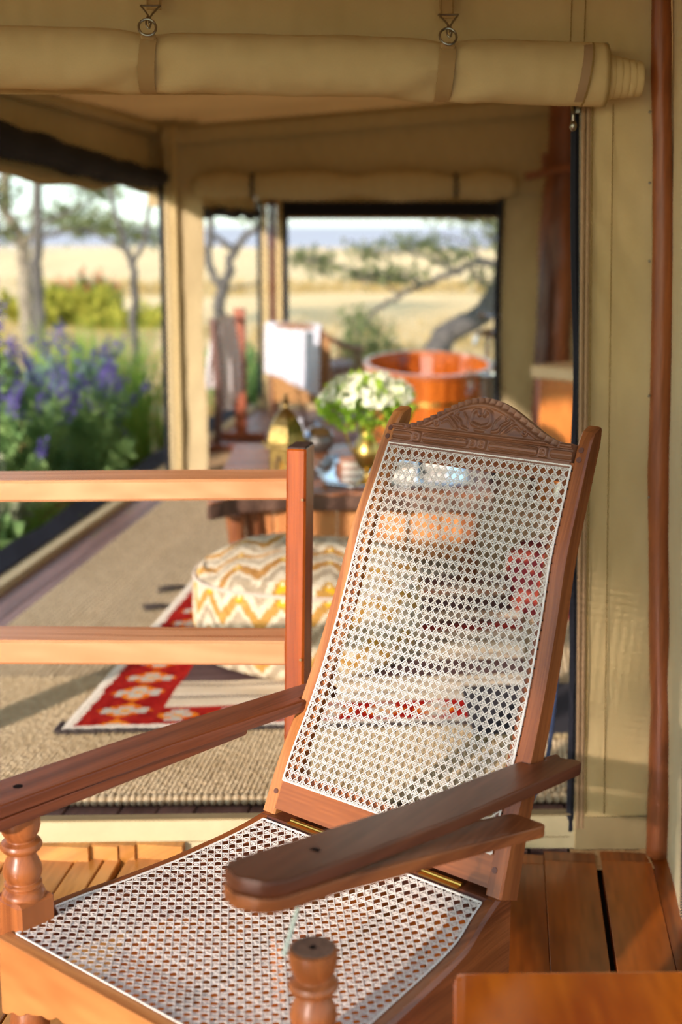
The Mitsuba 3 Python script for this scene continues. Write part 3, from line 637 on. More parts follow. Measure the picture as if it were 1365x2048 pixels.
def crest():
    nx, nh = 520, 150; u = np.linspace(-1, 1, nx + 1); v = np.linspace(0, 1, nh + 1); X, Vv = np.meshgrid(u * 0.2135, v, indexing='ij'); TOP = arch(X); Hh = Vv * TOP
    Z = np.zeros_like(X); A = np.abs(X)
    rid = lambda d, w, h: h * np.sqrt(np.clip(1 - (d / w) ** 2, 0, 1))
    # the fluted lower band between two ledges
    Z += 0.004 * np.exp(-((Hh - 0.041) / 0.0028) ** 4)
    inb = (Hh > 0.012) & (Hh < 0.035)
    Z = np.where(inb, -0.0035, Z)
    def stad(c, hl, r, h):
        d = np.hypot(np.clip(np.abs(A - c) - hl, 0, None), Hh - 0.0235); return np.where(d < r, h * np.clip((r - d) / 0.002, 0, 1), -1)
    fl = stad(0.082, 0.048, 0.0095, 0.004); fl = np.where(fl > 0, fl - 0.0022 * (np.abs((np.abs(Hh - 0.0235)) - 0.0045) < 0.0011), fl)
    Z = np.where(fl > -0.5, -0.0035 + np.maximum(fl, 0), Z)
    for c in (0.0105, 0.151):
        sq = np.maximum(np.abs(A - c), np.abs(Hh - 0.0235)); r = np.hypot(A - c, Hh - 0.0235)
        q = 0.0048 * np.clip((0.0094 - np.hypot(np.clip(np.abs(A - c) - 0.004, 0, None), np.clip(np.abs(Hh - 0.0235) - 0.004, 0, None)) - 0.002) / 0.002, 0, 1)
        q += -0.0018 * (np.abs(r - 0.0042) < 0.001) + 0.001 * (r < 0.0015)
        Z = np.where(sq < 0.0098, -0.0035 + q, Z)
    en = stad(0.192, 0.018, 0.0085, 0.0036); Z = np.where(en > -0.5, -0.0035 + np.maximum(en, 0) * np.clip(np.abs(Hh - 0.0235) / 0.006, 0.25, 1), Z)
    # the tympanum, sunk below a moulding that follows the arch
    up = Hh > 0.0455; dist = (TOP - Hh)
    field = up & (dist > 0.0185) & (A < 0.15)
    Z = np.where(field, -0.0065, Z)
    Z = np.where(up & (A < 0.212), np.maximum(Z, rid(dist - 0.0165, 0.0045, 0.003)), Z)
    # gadroons along the rim
    per = 0.0155; ph = ((X + 0.35 * dist * np.sign(X)) / per + 0.25) % 1.0
    rim = (dist < 0.0125) & (A < 0.186) & (Hh > 0.03)
    Z = np.where(rim, -0.0075 * np.clip((ph - 0.12) / 0.88, 0, 1) ** 1.4 * np.clip((0.0125 - dist) / 0.004, 0, 1), Z)
    orn = np.zeros_like(X)
    def line(P, w, h):
        nonlocal orn
        P = np.array(P); P[:, 1] = 0.0455 + (P[:, 1] - 0.0455) * 1.32; orn = np.maximum(orn, np.maximum(rid(seg_d(X, Hh, P), w, h), rid(seg_d(X, Hh, np.column_stack([-P[:, 0], P[:, 1]])), w, h)))
    line(spiral(0.104, 0.0545, 0.0095, 1.25, 2.6, -1), 0.0034, 0.0095)
    line(catmull([(0.096, 0.0595), (0.082, 0.0655), (0.066, 0.058), (0.052, 0.0475)], 6), 0.0050, 0.0095)
    line(catmull([(0.093, 0.054), (0.080, 0.058), (0.068, 0.051), (0.06, 0.047)], 6), 0.0030, 0.0080)
    line(spiral(0.060, 0.0725, 0.0075, 1.2, -1.2, 1), 0.0032, 0.0095)
    line(catmull([(0.063, 0.066), (0.050, 0.060), (0.044, 0.052), (0.030, 0.049)], 6), 0.0052, 0.0098)
    line(catmull([(0.044, 0.073), (0.034, 0.064), (0.030, 0.053)], 6), 0.0036, 0.0085)
    line([(0.128, 0.050), (0.118, 0.0505)], 0.003, 0.005)
    line(catmull([(0.004, 0.055), (0.021, 0.060), (0.021, 0.075), (0.010, 0.080), (0.006, 0.073)], 6), 0.0068, 0.0105)
    for c_ in (0.0,):
        e = np.hypot(X / 0.0195, (Hh - 0.0510) / 0.0065); orn = np.maximum(orn, 0.0105 * np.sqrt(np.clip(1 - e ** 2, 0, 1)) + 0)
    Z = np.where(field, np.maximum(Z, -0.0065 + orn), Z)
    from scipy.ndimage import gaussian_filter
    Z = gaussian_filter(Z, (1.1, 1.0)) + 0.00012 * (meshkit.noise(np.stack([X * 900, Hh * 160, 0 * X], -1), 3) - 0.5)
    # world of the chair
    bow = 0.0
    F3 = np.stack([X, CR0[0] + CRT[0] * Hh + CRN[0] * (0.004 + 1.45 * Z), CR0[1] + CRT[1] * Hh + CRN[1] * (0.004 + 1.45 * Z)], -1)
    B3 = np.stack([X, CR0[0] + CRT[0] * Hh - CRN[0] * 0.020, CR0[1] + CRT[1] * Hh - CRN[1] * 0.020], -1)
    n = X.size; k_ = nh + 1; i, j = np.meshgrid(np.arange(nx), np.arange(nh), indexing='ij'); a = (i * k_ + j).ravel()
    F = np.vstack([np.stack([a, a + k_, a + k_ + 1], 1), np.stack([a, a + k_ + 1, a + 1], 1)])
    ring = [(q, 0) for q in range(nx + 1)] + [(nx, q) for q in range(1, nh + 1)] + [(q, nh) for q in range(nx - 1, -1, -1)] + [(0, q) for q in range(nh - 1, 0, -1)]
    rid_ = np.array([p * k_ + q for p, q in ring]); nxt = np.roll(rid_, -1)
    E_ = np.vstack([np.stack([rid_, rid_ + n, nxt + n], 1), np.stack([rid_, nxt + n, nxt], 1)])
    return trimesh.Trimesh(np.vstack([F3.reshape(-1, 3), B3.reshape(-1, 3)]), np.vstack([F, F[:, ::-1] + n, E_]), process=False)
cpart('crest_rail', crest(), 'crest_wood', smooth=50, grain=(1, 0, 0), seed=6, label='carved crest rail with scrolls and a gadrooned rim')
cpart('crest_batten', cat([back_rail(S_HI - 0.026, S_HI + 0.002, 0, 0.008, 0.026), back_rail(S_HI - 0.002, S_HI + 0.006, 0, -0.002, 0.02)]), 'chair_wood', smooth=False, grain=(1, 0, 0), seed=8)
for sg in (-1, 1):
    for s in (S_HI + 0.014, S_HI + 0.033, 0.046):
        b, z = prof(s); nb, nz = prof_n(s); x = sg * (hw(s) - 0.016 if s > 0.3 else hw(s) - 0.022)
        cpart('peg', mv(trimesh.creation.cylinder(0.0055, 0.006, sections=14), frame(V(x, b + nb * -0.0016, z + nz * -0.0016), V(1, 0, 0), V(0, -nz, nb), V(0, nb, nz))), 'peg_wood')

# six-way cane weave: paired uprights, paired cross strands, two sets of diagonals
def cane(poly, p, to3, w=0.0027, ox=0.0, oy=0.0):
    x0, y0, x1, y1 = poly.bounds; V_, F_ = [], []; at = 0
    def strand(q0, q1, layer, phase, w=w):
        nonlocal at
        cut = poly.intersection(LineString([q0, q1]))
        for g in getattr(cut, 'geoms', [cut]):
            if g.is_empty or g.geom_type != 'LineString' or g.length < 0.006: continue
            (ax, ay), (bx, by) = g.coords[0], g.coords[-1]; L = math.hypot(bx - ax, by - ay); n = max(3, int(L / (p / 2.6)) + 1)
            tt = np.linspace(0, 1, n); X = lerp(ax, bx, tt); Y = lerp(ay, by, tt); nx, ny = -(by - ay) / L, (bx - ax) / L
            hgt = layer + 0.0005 * np.sin((X + 1.7 * Y) / p * 2 * np.pi + phase)
            ring = []
            for o, h in ((-w / 2, 0.0), (-w / 4, 0.0007), (w / 4, 0.0007), (w / 2, 0.0), (0, -0.0004)):
                ring.append(to3(X + nx * o, Y + ny * o, hgt + h))
            R = np.stack(ring, 1); k_ = 5; V_.append(R.reshape(-1, 3))
            i, j = np.meshgrid(np.arange(n - 1), np.arange(k_), indexing='ij'); a = at + i * k_ + j; b = at + i * k_ + (j + 1) % k_
            F_.append(np.stack([a, a + k_, b + k_], -1).reshape(-1, 3)); F_.append(np.stack([a, b + k_, b], -1).reshape(-1, 3)); at += n * k_
    e = 0.075 * p
    for k_ in range(math.floor((x0 - ox) / p), math.ceil((x1 - ox) / p) + 1):
        for s in (-e, e): strand((ox + k_ * p + s, y0), (ox + k_ * p + s, y1), 0.0003, 0)
    for k_ in range(math.floor((y0 - oy) / p), math.ceil((y1 - oy) / p) + 1):
        for s in (-e, e): strand((x0, oy + k_ * p + s), (x1, oy + k_ * p + s), 0.0009, 1.5)
    D = (x1 - x0) + (y1 - y0)
    for k_ in range(-int(D / p) - 2, int(D / p) + 3):
        c = (k_ + 0.5) * p
        strand((ox + c + (y0 - oy), y0), (ox + c + (y1 - oy), y1), 0.0015, 0.7, w * 1.3)
        strand((ox + c - (y0 - oy), y0), (ox + c - (y1 - oy), y1), 0.0019, 2.2, w * 1.3)
    return trimesh.Trimesh(np.vstack(V_), np.vstack(F_), process=False)
def border(P, to3, w=0.0042, h=0.0016):
    P = np.asarray(P); T = np.gradient(P, axis=0); T /= np.linalg.norm(T, axis=1, keepdims=True) + 1e-12; N = np.stack([-T[:, 1], T[:, 0]], 1); ring = []
    for o, q in ((-1, 0.001), (-0.5, h + 0.0012), (0.5, h + 0.0012), (1, 0.001)):
        ring.append(to3(P[:, 0] + N[:, 0] * o * w / 2, P[:, 1] + N[:, 1] * o * w / 2, np.full(len(P), q + 0.0012)))
    return loft(np.stack(ring, 1))
def back3(x, s, h):
    b, z = prof(s); nb, nz = prof_n(s); return np.stack([x, b + nb * (h + 0.0012), z + nz * (h + 0.0012)], -1)
ss = np.linspace(S_LO, S_HI, 60)
bpoly = Polygon([(-float(inn(s)) - 0.001, s) for s in ss] + [(float(inn(s)) + 0.001, s) for s in ss[::-1]])
cpart('cane_back', cane(bpoly, 0.0178, back3, 0.0017, 0.0089, 0.005), 'cane', smooth=True, kind='stuff', label='open woven cane panel of the back')
for P in ([(-float(inn(s)), s) for s in ss], [(float(inn(s)), s) for s in ss], [(x, S_LO) for x in np.linspace(-inn(S_LO), inn(S_LO), 40)], [(x, S_HI) for x in np.linspace(-inn(S_HI), inn(S_HI), 40)]):
    cpart('cane_border', border(P, back3), 'cane')
holes = [back3(np.array([sg * (float(inn(s)) + 0.0025)]), np.array([s]), np.array([0.0]))[0] for s in np.arange(S_LO + 0.02, S_HI, 0.0178) for sg in (-1, 1)]
cpart('peg_holes', cat([ball(q, 0.0016, sub=1) for q in holes]), 'dark_hole', kind='stuff')

# seat
SB = np.array([1.20, 1.30, 1.42, 1.52, 1.62, 1.72, 1.80, 1.87]); SWI = np.array([0.338, 0.337, 0.331, 0.318, 0.306, 0.293, 0.274, 0.262]); SZ = np.array([0.400, 0.400, 0.399, 0.397, 0.398, 0.404, 0.418, 0.434])
from scipy.interpolate import PchipInterpolator
wI, zI = PchipInterpolator(SB, SWI), PchipInterpolator(SB, SZ)
def side_rail(sg):
    rings = []
    for b in np.linspace(1.275, 1.90, 40):
        bb = min(b, 1.87); i = float(wI(bb)); o = i + 0.026; z = float(zI(bb)); hgt = np.interp(b, [1.27, 1.4, 1.6, 1.75, 1.9], [0.10, 0.085, 0.10, 0.16, 0.22]); c = 0.005
        q = [(i - 0.012, -0.010), (i - 0.001, -0.010), (i, 0.0), (i + c, 0.003), (o - c, 0.003), (o, -c), (o, -hgt), (i - 0.012, -hgt)]
        rings.append([(sg * l, b, z + d) for l, d in q])
    return loft(rings)
for sg in (-1, 1): cpart('side_rail', side_rail(sg), 'chair_wood', grain=(0, 1, 0), seed=sg * 3 + 10)
cpart('rear_rail', cat([rbox((0, 1.868, 0.405), (0.575, 0.046, 0.055), 0.005), rbox((0, 1.842, 0.412), (0.53, 0.02, 0.02), 0.003)]), 'chair_wood_dark', grain=(1, 0, 0), seed=14)
x = np.linspace(-0.325, 0.325, 160); top = np.full_like(x, 0.402)
edge = np.abs(x); low = np.interp(edge, [0, 0.12, 0.17, 0.20, 0.23, 0.255, 0.275, 0.30, 0.325], [0.315, 0.315, 0.312, 0.300, 0.296, 0.284, 0.276, 0.268, 0.262]) - 0.006 * np.abs(np.sin(edge * 75)) * (edge > 0.13)
fr = Polygon(list(zip(x, top)) + list(zip(x[::-1], low[::-1])))
cpart('front_rail', mv(slab(fr, -0.014, 0.014, 0.003, 0.006), frame(V(0, 1.250, 0), V(1, 0, 0), V(0, 0, 1), V(0, -1, 0))), 'chair_wood_pale', grain=(1, 0, 0), seed=16, label='front rail with scalloped lower edge')
def seat3(x, b, h):
    bb = np.clip(b, 1.2, 1.87); edge = np.clip(np.abs(x) / wI(bb), 0, 1); sag = 0.016 * (1 - edge ** 2) * np.clip((b - 1.26) / 0.1, 0, 1) * np.clip((1.83 - b) / 0.1, 0, 1)
    return np.stack([x, b, zI(bb) + 0.002 - sag + h], -1)
bs = np.linspace(1.262, 1.836, 50)
wc = lambda b: float(wI(b)) - (0.030 if b < 1.36 else 0.0)
spoly = Polygon([(-wc(b) , b) for b in bs] + [(wc(b), b) for b in bs[::-1]])
cpart('cane_seat', cane(spoly, 0.0195, seat3, 0.0019, 0.004, 1.262), 'cane', smooth=True, kind='stuff', label='woven cane seat')
for P in ([(-wc(b), b) for b in bs], [(wc(b), b) for b in bs], [(q, 1.262) for q in np.linspace(-0.305, 0.305, 40)], [(q, 1.836) for q in np.linspace(-0.267, 0.267, 40)]):
    cpart('cane_border', border(P, seat3), 'cane')
for sg in (-1, 1):
    cpart('hinge', cat([tube([(sg * 0.165 - 0.045, 1.858, 0.4365), (sg * 0.165 + 0.045, 1.858, 0.4365)], 0.0042, 10), rbox((sg * 0.165, 1.850, 0.4345), (0.09, 0.016, 0.003), 0.001)]), 'brass', label='brass hinge')

# legs: turned above, square block, turned foot
def front_leg(x):
    r = [(0.001, 0.6), (0.031, 0.6), (0.0345, 0.598), (0.0355, 0.59), (0.0350, 0.578), (0.032, 0.567), (0.027, 0.559), (0.0245, 0.555), (0.0250, 0.553), (0.034, 0.549), (0.0365, 0.544), (0.0365, 0.540), (0.033, 0.535), (0.026, 0.532), (0.0235, 0.530),
         (0.0245, 0.524), (0.0295, 0.514), (0.0335, 0.503), (0.0345, 0.493), (0.032, 0.484), (0.0285, 0.478), (0.0290, 0.476), (0.0330, 0.473), (0.0335, 0.469), (0.0300, 0.465), (0.0300, 0.463), (0.036, 0.458), (0.0385, 0.452), (0.038, 0.446), (0.001, 0.446)]
    up = lathe(r, 32, (x, 1.307, 0)); blk = rbox((x, 1.307, 0.365), (0.078, 0.078, 0.17), 0.006)
    f = [(0.001, 0.281), (0.030, 0.281), (0.038, 0.274), (0.039, 0.266), (0.034, 0.258), (0.026, 0.252), (0.025, 0.244), (0.033, 0.225), (0.036, 0.205), (0.032, 0.175), (0.024, 0.14), (0.021, 0.10), (0.024, 0.06), (0.030, 0.045), (0.031, 0.03), (0.024, 0.0), (0.001, 0.0)]
    return cat([up, blk, lathe(f, 28, (x, 1.307, 0))])
for sg in (-1, 1):
    L = cpart('front_leg', front_leg(sg * 0.343), 'chair_wood', grain=(0, 0, 1), seed=20 + sg, smooth=35)
    cpart('end_grain', lathe([(0.001, 0.6008), (0.030, 0.6008), (0.031, 0.600), (0.001, 0.5995)], 28, (sg * 0.343, 1.307, 0)), 'post_cap', parent=L)
    cpart('dowel_hole', mv(trimesh.creation.cylinder(0.005, 0.003, sections=12), place(sg * 0.343 + 0.001, 1.305, 0.6005)), 'dark_hole', parent=L)
    cpart('rear_leg', beam((sg * 0.268, 1.872, 0.40), (sg * 0.268, 1.90, 0.0), 0.03, 0.05, 0.004, up=(0, 1, 0)), 'chair_wood', grain=(0, 0.4, 0.9), seed=24 + sg)
cpart('pin', tube([(0.328, 1.262, 0.601), (0.332, 1.285, 0.66), (0.335, 1.30, 0.712)], 0.0034, 8), 'pale_pin', label='thin pale metal pin')

# arms: the right one (in view) has come off its leg and stands up; under each a swing-out leg rest
def arm_outline(y0, y1, c, h, tail):
    n = 60; y = np.linspace(y0, y1, n); cx = np.interp(y, *c); w = np.interp(y, *h)
    fr_ = np.clip((y - y0) / 0.055, 0, 1); w = w * np.sqrt(np.clip(1 - (1 - fr_) ** 2.4, 0, 1))
    re = np.clip((y1 - y) / 0.02, 0, 1); w = w * (0.82 + 0.18 * np.sqrt(np.clip(1 - (1 - re) ** 2, 0, 1)))
    return Polygon(list(zip(cx + w, y)) + list(zip((cx - w)[::-1], y[::-1]))).buffer(0.0015)
C_ARM = ([1.14, 1.3, 1.6, 1.9, 2.06], [0.349, 0.346, 0.334, 0.306, 0.292]); W_ARM = ([1.14, 1.25, 1.6, 1.95, 2.08], [0.047, 0.048, 0.044, 0.041, 0.039])
def tilt(m, y0, z0, k):
    m = m.copy(); v = np.asarray(m.vertices); v[:, 2] += z0 + (y0 - v[:, 1]) * k; m.vertices = v; return m
hole = Point(0.345, 1.308).buffer(0.0085)
po = arm_outline(1.150, 2.065, C_ARM, W_ARM, 1)
notch = Polygon([(0.20, 1.962), (0.2795, 1.962), (0.2795, 2.02), (0.268, 2.02), (0.268, 2.08), (0.20, 2.08)])
notch_far = Point(0.292, 2.066).buffer(0.012)
armp = po.difference(notch).difference(notch_far)
armp = max(getattr(armp, 'geoms', [armp]), key=lambda g: g.area).buffer(-0.001).buffer(0.001)
restp = arm_outline(1.150, 1.835, ([1.14, 1.3, 1.84], [0.349, 0.346, 0.337]), ([1.14, 1.25, 1.84], [0.047, 0.048, 0.036]), 1)
def arm(sg, k, z0):
    m = slab(armp, -0.024, 0.0, 0.005, 0.009); m = tilt(m, 2.0, z0, k)
    if sg < 0: m.vertices[:, 0] *= -1; m.invert()
    return m
def holes_of(sg, k, z0):
    z = z0 + (2.0 - 1.308) * k
    m = mv(trimesh.creation.cylinder(0.0088, 0.004, sections=20), place(0.345 * sg, 1.308, z - 0.0016)); return m
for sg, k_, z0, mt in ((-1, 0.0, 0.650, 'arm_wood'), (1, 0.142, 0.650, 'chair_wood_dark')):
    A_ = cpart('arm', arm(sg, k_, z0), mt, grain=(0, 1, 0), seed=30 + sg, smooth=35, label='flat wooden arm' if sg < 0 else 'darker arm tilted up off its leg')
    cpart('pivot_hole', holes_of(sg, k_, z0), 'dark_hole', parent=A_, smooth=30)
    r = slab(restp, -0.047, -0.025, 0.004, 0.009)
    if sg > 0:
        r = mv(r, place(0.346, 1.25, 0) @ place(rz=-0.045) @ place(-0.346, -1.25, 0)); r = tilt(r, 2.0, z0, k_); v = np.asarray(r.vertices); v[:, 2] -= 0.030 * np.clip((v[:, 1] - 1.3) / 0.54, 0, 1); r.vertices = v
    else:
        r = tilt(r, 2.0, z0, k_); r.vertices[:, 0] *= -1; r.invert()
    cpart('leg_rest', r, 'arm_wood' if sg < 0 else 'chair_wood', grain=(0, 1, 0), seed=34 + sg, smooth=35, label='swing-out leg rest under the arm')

# ------------------------------------------------------------------ railing at the doorway, side table in the corner of the view
t = thing('wooden_railing', 'varnished orange wooden railing with two rails, left of the chair at the doorway', 'railing')
def rail(y0, y1, zt, th, x1, seed, drop=0.010):
    n = 40; rings = []
    for x in np.linspace(-2.0, x1, n):
        w = 0.004 * math.sin(x * 5 + seed) ; h = 0.003 * math.sin(x * 3.1 + 2 * seed)
        dz = -drop * (x - x1) * 0.0 + h; c = 0.006
        q = [(y0 + w, zt - th + c), (y0 + w, zt - c), (y0 + w + c, zt), (y1 - c, zt + 0.002), (y1, zt - c), (y1, zt - th + c), (y1 - c, zt - th), (y0 + w + c, zt - th)]
        rings.append([(x, y, z + dz) for y, z in q])
    return loft(rings)
obj('rail', rail(3.075, 3.20, 1.028, 0.050, -0.126, 1.0), 'rail_wood', t, grain=(1, 0, 0), seed=2.2)
obj('rail', rail(3.075, 3.19, 0.642, 0.060, -0.134, 2.2), 'rail_wood', t, grain=(1, 0, 0), seed=5.1)
def railpost():
    rings = []
    for z in np.linspace(0.0, 1.0, 14):
        h = z * 1.098; cx, cy = lerp(-0.112, -0.094, z), 3.115; w, d, c = 0.0235, 0.045, 0.005; ca, sa = math.cos(-0.20), math.sin(-0.20)
        q = [(-w + c, -d), (w - c, -d), (w, -d + c), (w, d - c), (w - c, d), (-w + c, d), (-w, d - c), (-w, -d + c)]
        rings.append([(cx + ca * a - sa * b, cy + sa * a + ca * b, h) for a, b in q])
    e = [np.array(r) for r in rings]; top = e[-1].mean(0)
    e.append(np.array([(top + (p - top) * 0.86) + V(0, 0, 0.006) for p in e[-1]])); return loft(e)
P_ = obj('post', railpost(), 'post_wood', t, grain=(0, 0, 1), seed=3.3)
obj('end_grain', mv(rbox((0, 0, 0), (0.044, 0.084, 0.006), 0.002), place(-0.094, 3.115, 1.103, -0.20)), 'endgrain', P_, smooth=False, label='dark sawn top of the post')
for z in (0.985, 0.60): obj('plug', ball((-0.106 + 0.017 * z, 3.062, z), 0.0032, (1, 0.5, 1)), 'canvas_hem', t)

t = thing('side_table', 'glossy orange-brown wooden table whose corner juts in at the bottom right', 'table')
tt_ = Polygon([(0.170, 1.868), (0.80, 1.880), (0.80, 1.35), (0.128, 1.35)]).buffer(-0.012).buffer(0.012)
obj('table_top', slab(tt_, 0.458, 0.5, 0.014, 0.012), 'side_table_wood', t, grain=(0, 1, 0), seed=1.1)
for x_, y_ in ((0.20, 1.83), (0.75, 1.84), (0.17, 1.40), (0.75, 1.40)): obj('leg', beam((x_, y_, 0.0), (x_, y_, 0.463), 0.05, 0.05, 0.005, up=(0, 1, 0)), 'side_table_wood', t, grain=(0, 0, 1))

# ------------------------------------------------------------------ rugs
def jute_xy(a, b): return V(0, 0, 0) + TX * a + TY * b
JL, JR = float(V(-1.346, 5.432, 0) @ TX), 0.45
JF, JBk = None, 8.0
t = thing('jute_rug', 'large ribbed natural jute rug covering the floor of the tent', 'rug')
front_b = lambda a: 3.625 + 0.135 * a        # the front edge lies parallel to the doorway
NB = 1.05                                    # how far back the knots are built one by one
def jute_main(u, v):
    a = lerp(JL, JR, u); b = lerp(front_b(a) + 0.02, JBk, v); P = TX * a[..., None] + TY * b[..., None]; P[..., 2] = 0.009 + 0.0055 * np.abs(np.sin(a * np.pi / 0.022)) * np.clip((b - front_b(a) - 0.95) / 0.1, 0.2, 1); return P
obj('pile', sheet(jute_main, 560, 50, 0.008), 'jute', t, smooth=True)
def knots():
    base_ = np.array([(-.5, -.5, 0), (.5, -.5, 0), (.5, .5, 0), (-.5, .5, 0), (-.32, -.34, .55), (.32, -.34, .55), (.32, .34, .55), (-.32, .34, .55), (0, 0, .72)])
    fc = np.array([(0, 1, 5), (0, 5, 4), (1, 2, 6), (1, 6, 5), (2, 3, 7), (2, 7, 6), (3, 0, 4), (3, 4, 7), (4, 5, 8), (5, 6, 8), (6, 7, 8), (7, 4, 8)])
    A = np.arange(JL + 0.008, JR, 0.0145); C_ = []
    for i, a_ in enumerate(A):
        b_ = np.arange(0, NB, 0.0135) + (0.0067 if i % 2 else 0.0) + front_b(a_) + 0.03
        C_.append(np.stack([np.full(len(b_), a_), b_], 1))
    C_ = np.vstack(C_); n = len(C_); C_ += rng.normal(0, 0.0007, C_.shape); sz = rng.uniform(0.85, 1.15, n)
    Vv = base_[None] * np.array([0.0150, 0.0145, 0.013])[None, None] * sz[:, None, None]
    P = TX[None, None] * (C_[:, 0, None, None] + Vv[..., :1]) + TY[None, None] * (C_[:, 1, None, None] + Vv[..., 1:2]); P[..., 2] = 0.0155 + Vv[..., 2]
    return trimesh.Trimesh(P.reshape(-1, 3), (fc[None] + 9 * np.arange(n)[:, None, None]).reshape(-1, 3), process=False)
obj('knots', knots(), 'jute_knot', t, smooth=True, kind='stuff')
def braid():
    out = []; a_ = JL
    while a_ < JR:
        w = rnd.uniform(0.020, 0.026); b_ = front_b(a_) + 0.006
        p = TX * a_ + TY * b_; out.append(ball((p[0], p[1], 0.014), 1.0, (w * 0.60, 0.026, 0.0145), 1)); a_ += w * 0.92
    return cat(out)
obj('edge_braid', braid(), 'jute_knot', t, smooth=True, kind='stuff', label='wrapped braid along the front edge')

t = thing('kilim_rug', 'red and orange bordered kilim lying over the jute rug', 'rug')
def kil(u, v):
    a = lerp(0.0, 1.50, u); b = lerp(0.0, 2.0, v); P = KO + KX * a[..., None] + KY * b[..., None]
    P[..., 2] = 0.030 + 0.004 * np.sin(b * 19 + a * 3) * np.sin(a * 6) * (np.minimum(np.minimum(a, b), 0.1) / 0.1) + 0.004 * meshkit.noise(np.stack([a * 9, b * 9, 0 * a], -1), 4); return P
obj('weave', sheet(kil, 70, 90, 0.007), 'kilim', t, smooth=True)
def lumps(P0, P1, n, r, seed):
    q = np.random.default_rng(seed); out = []
    for i in range(n):
        p = lerp(np.asarray(P0), np.asarray(P1), (i + 0.5) / n); out.append(ball((p[0], p[1], 0.032), r * q.uniform(0.8, 1.2), (1.25, 1.0, 0.8), 1))
    return cat(out)
kp = lambda a, b: KO + KX * a + KY * b
obj('selvedge', cat([lumps(kp(-0.006, -0.004), kp(1.5, -0.004), 84, 0.010, 1), lumps(kp(-0.012, 0.0), kp(-0.012, 0.08), 6, 0.010, 2)]), 'kilim_edge', t, smooth=True, kind='stuff', label='dark knotted end')
def tassel(a, b, ang, n=7, L=0.13):
    out = []
    for i in range(n):
        th = ang + rnd.uniform(-0.35, 0.35); p = kp(a, b + rnd.uniform(-0.012, 0.012)); d = V(math.cos(th), math.sin(th), 0); l = L * rnd.uniform(0.6, 1.1)
        out.append(tube(catmull([p + V(0, 0, 0.03), p + d * l * 0.4 + V(0, 0, 0.036), p + d * l + V(0, rnd.uniform(-.01, .01), 0.028)], 4), [0.005] * 8 + [0.003], 5))
    return cat(out)
for b_ in (0.92, 1.46, 1.78): obj('tassel', tassel(-0.004, b_, math.pi + 0.15), 'kilim_edge', t, smooth=True)

t = thing('floor_mat', 'dark grey woven mat with a braided edge, on the jute right of the chair back', 'mat')
obj('weave', slab(Polygon([(0.42, 4.02), (0.95, 4.06), (0.95, 4.52), (0.42, 4.48)]).buffer(0.004), 0.026, 0.044, 0.005, 0.03), 'grey_fabric', t)
obj('edging', cat([ball((x_, 4.012 + 0.04 * (x_ - 0.42) / 0.53, 0.034), 0.0125, (1.2, 1, 0.8), 1) for x_ in np.arange(0.42, 0.95, 0.024)]), 'canvas_hem', t, smooth=True, kind='stuff')

cab = catmull([(0.578, 3.42, 0.95), (0.575, 3.43, 0.5), (0.560, 3.46, 0.2), (0.53, 3.50, 0.06), (0.47, 3.47, 0.012), (0.40, 3.42, 0.012), (0.20, 3.44, 0.012), (-0.1, 3.43, 0.012)], 8)
k0 = obj('power_cable', tube(cab, 0.006, 8), 'cable_blue', smooth=True, label='dark blue cable hanging by the door edge and curling onto the floor', category='cable')

# ------------------------------------------------------------------ pouf
t = thing('pouf', 'round kilim-covered pouf in gold, cream and grey, standing on the rug', 'ottoman')
pr = [(0.001, 0.04), (0.30, 0.04), (0.375, 0.05), (0.408, 0.09), (0.420, 0.16), (0.424, 0.24), (0.420, 0.31), (0.413, 0.348), (0.396, 0.376), (0.35, 0.402), (0.28, 0.425), (0.18, 0.440), (0.08, 0.445), (0.001, 0.446)]
pq = catmull(pr, 5); pm = lathe([(max(r, 0.0008), z) for r, z in pq], 72, (PC[0], PC[1], 0))
v = np.asarray(pm.vertices); nn = meshkit.fbm(v * 5.0, 3, 3) - 0.5; rad = v[:, :2] - PC[:2]; v[:, :2] += rad * (nn * 0.06)[:, None]; v[:, 2] += np.where(v[:, 2] > 0.05, (meshkit.fbm(v * [6, 6, 1.0], 3, 9) - 0.5) * 0.035, 0)
th_ = np.arctan2(rad[:, 1], rad[:, 0]); v[:, 2] += 0.010 * np.sin(th_ * 3 + 1.0) * (v[:, 2] > 0.38); pm.vertices = v
obj('cover', pm, 'pouf_weave', t, smooth=True)
aa = np.linspace(0, 2 * np.pi, 90); obj('piping', tube(np.stack([PC[0] + 0.419 * np.cos(aa), PC[1] + 0.419 * np.sin(aa), 0.350 + 0.007 * np.sin(aa * 3 + 1)], 1), 0.0075, 8, caps=False), 'piping', t, smooth=True)

# ------------------------------------------------------------------ coffee table and what stands on it
t = thing('coffee_table', 'rustic live-edge slab coffee table behind the pouf', 'table')
xs = np.linspace(-0.56, 0.66, 70); fr_ = 5.86 - 0.24 * np.exp(-((xs + 0.62) / 0.16) ** 2) + 0.018 * np.sin(xs * 23) + 0.012 * np.sin(xs * 51) - 0.08 * np.clip(xs, 0, 1)
bk = 7.22 + 0.03 * np.sin(xs * 9)
top = Polygon(list(zip(xs, fr_)) + list(zip(xs[::-1], bk[::-1]))).buffer(0.01)
obj('slab_top', slab(top, 0.445, 0.455, 0.002, 0.03), 'table_wood', t, grain=(1, 0.1, 0), seed=1)
bm = slab(top, 0.375, 0.446, 0.014, 0.02); v = np.asarray(bm.vertices); v += 0.016 * (np.stack([meshkit.fbm(v * 22 + q, 3, q) for q in (1, 2, 3)], 1) - 0.5) * (v[:, 2:] < 0.444); bm.vertices = v
obj('bark_edge', bm, 'bark_wood', t, smooth=40, grain=(1, 0, 0), label='rough bark edge')
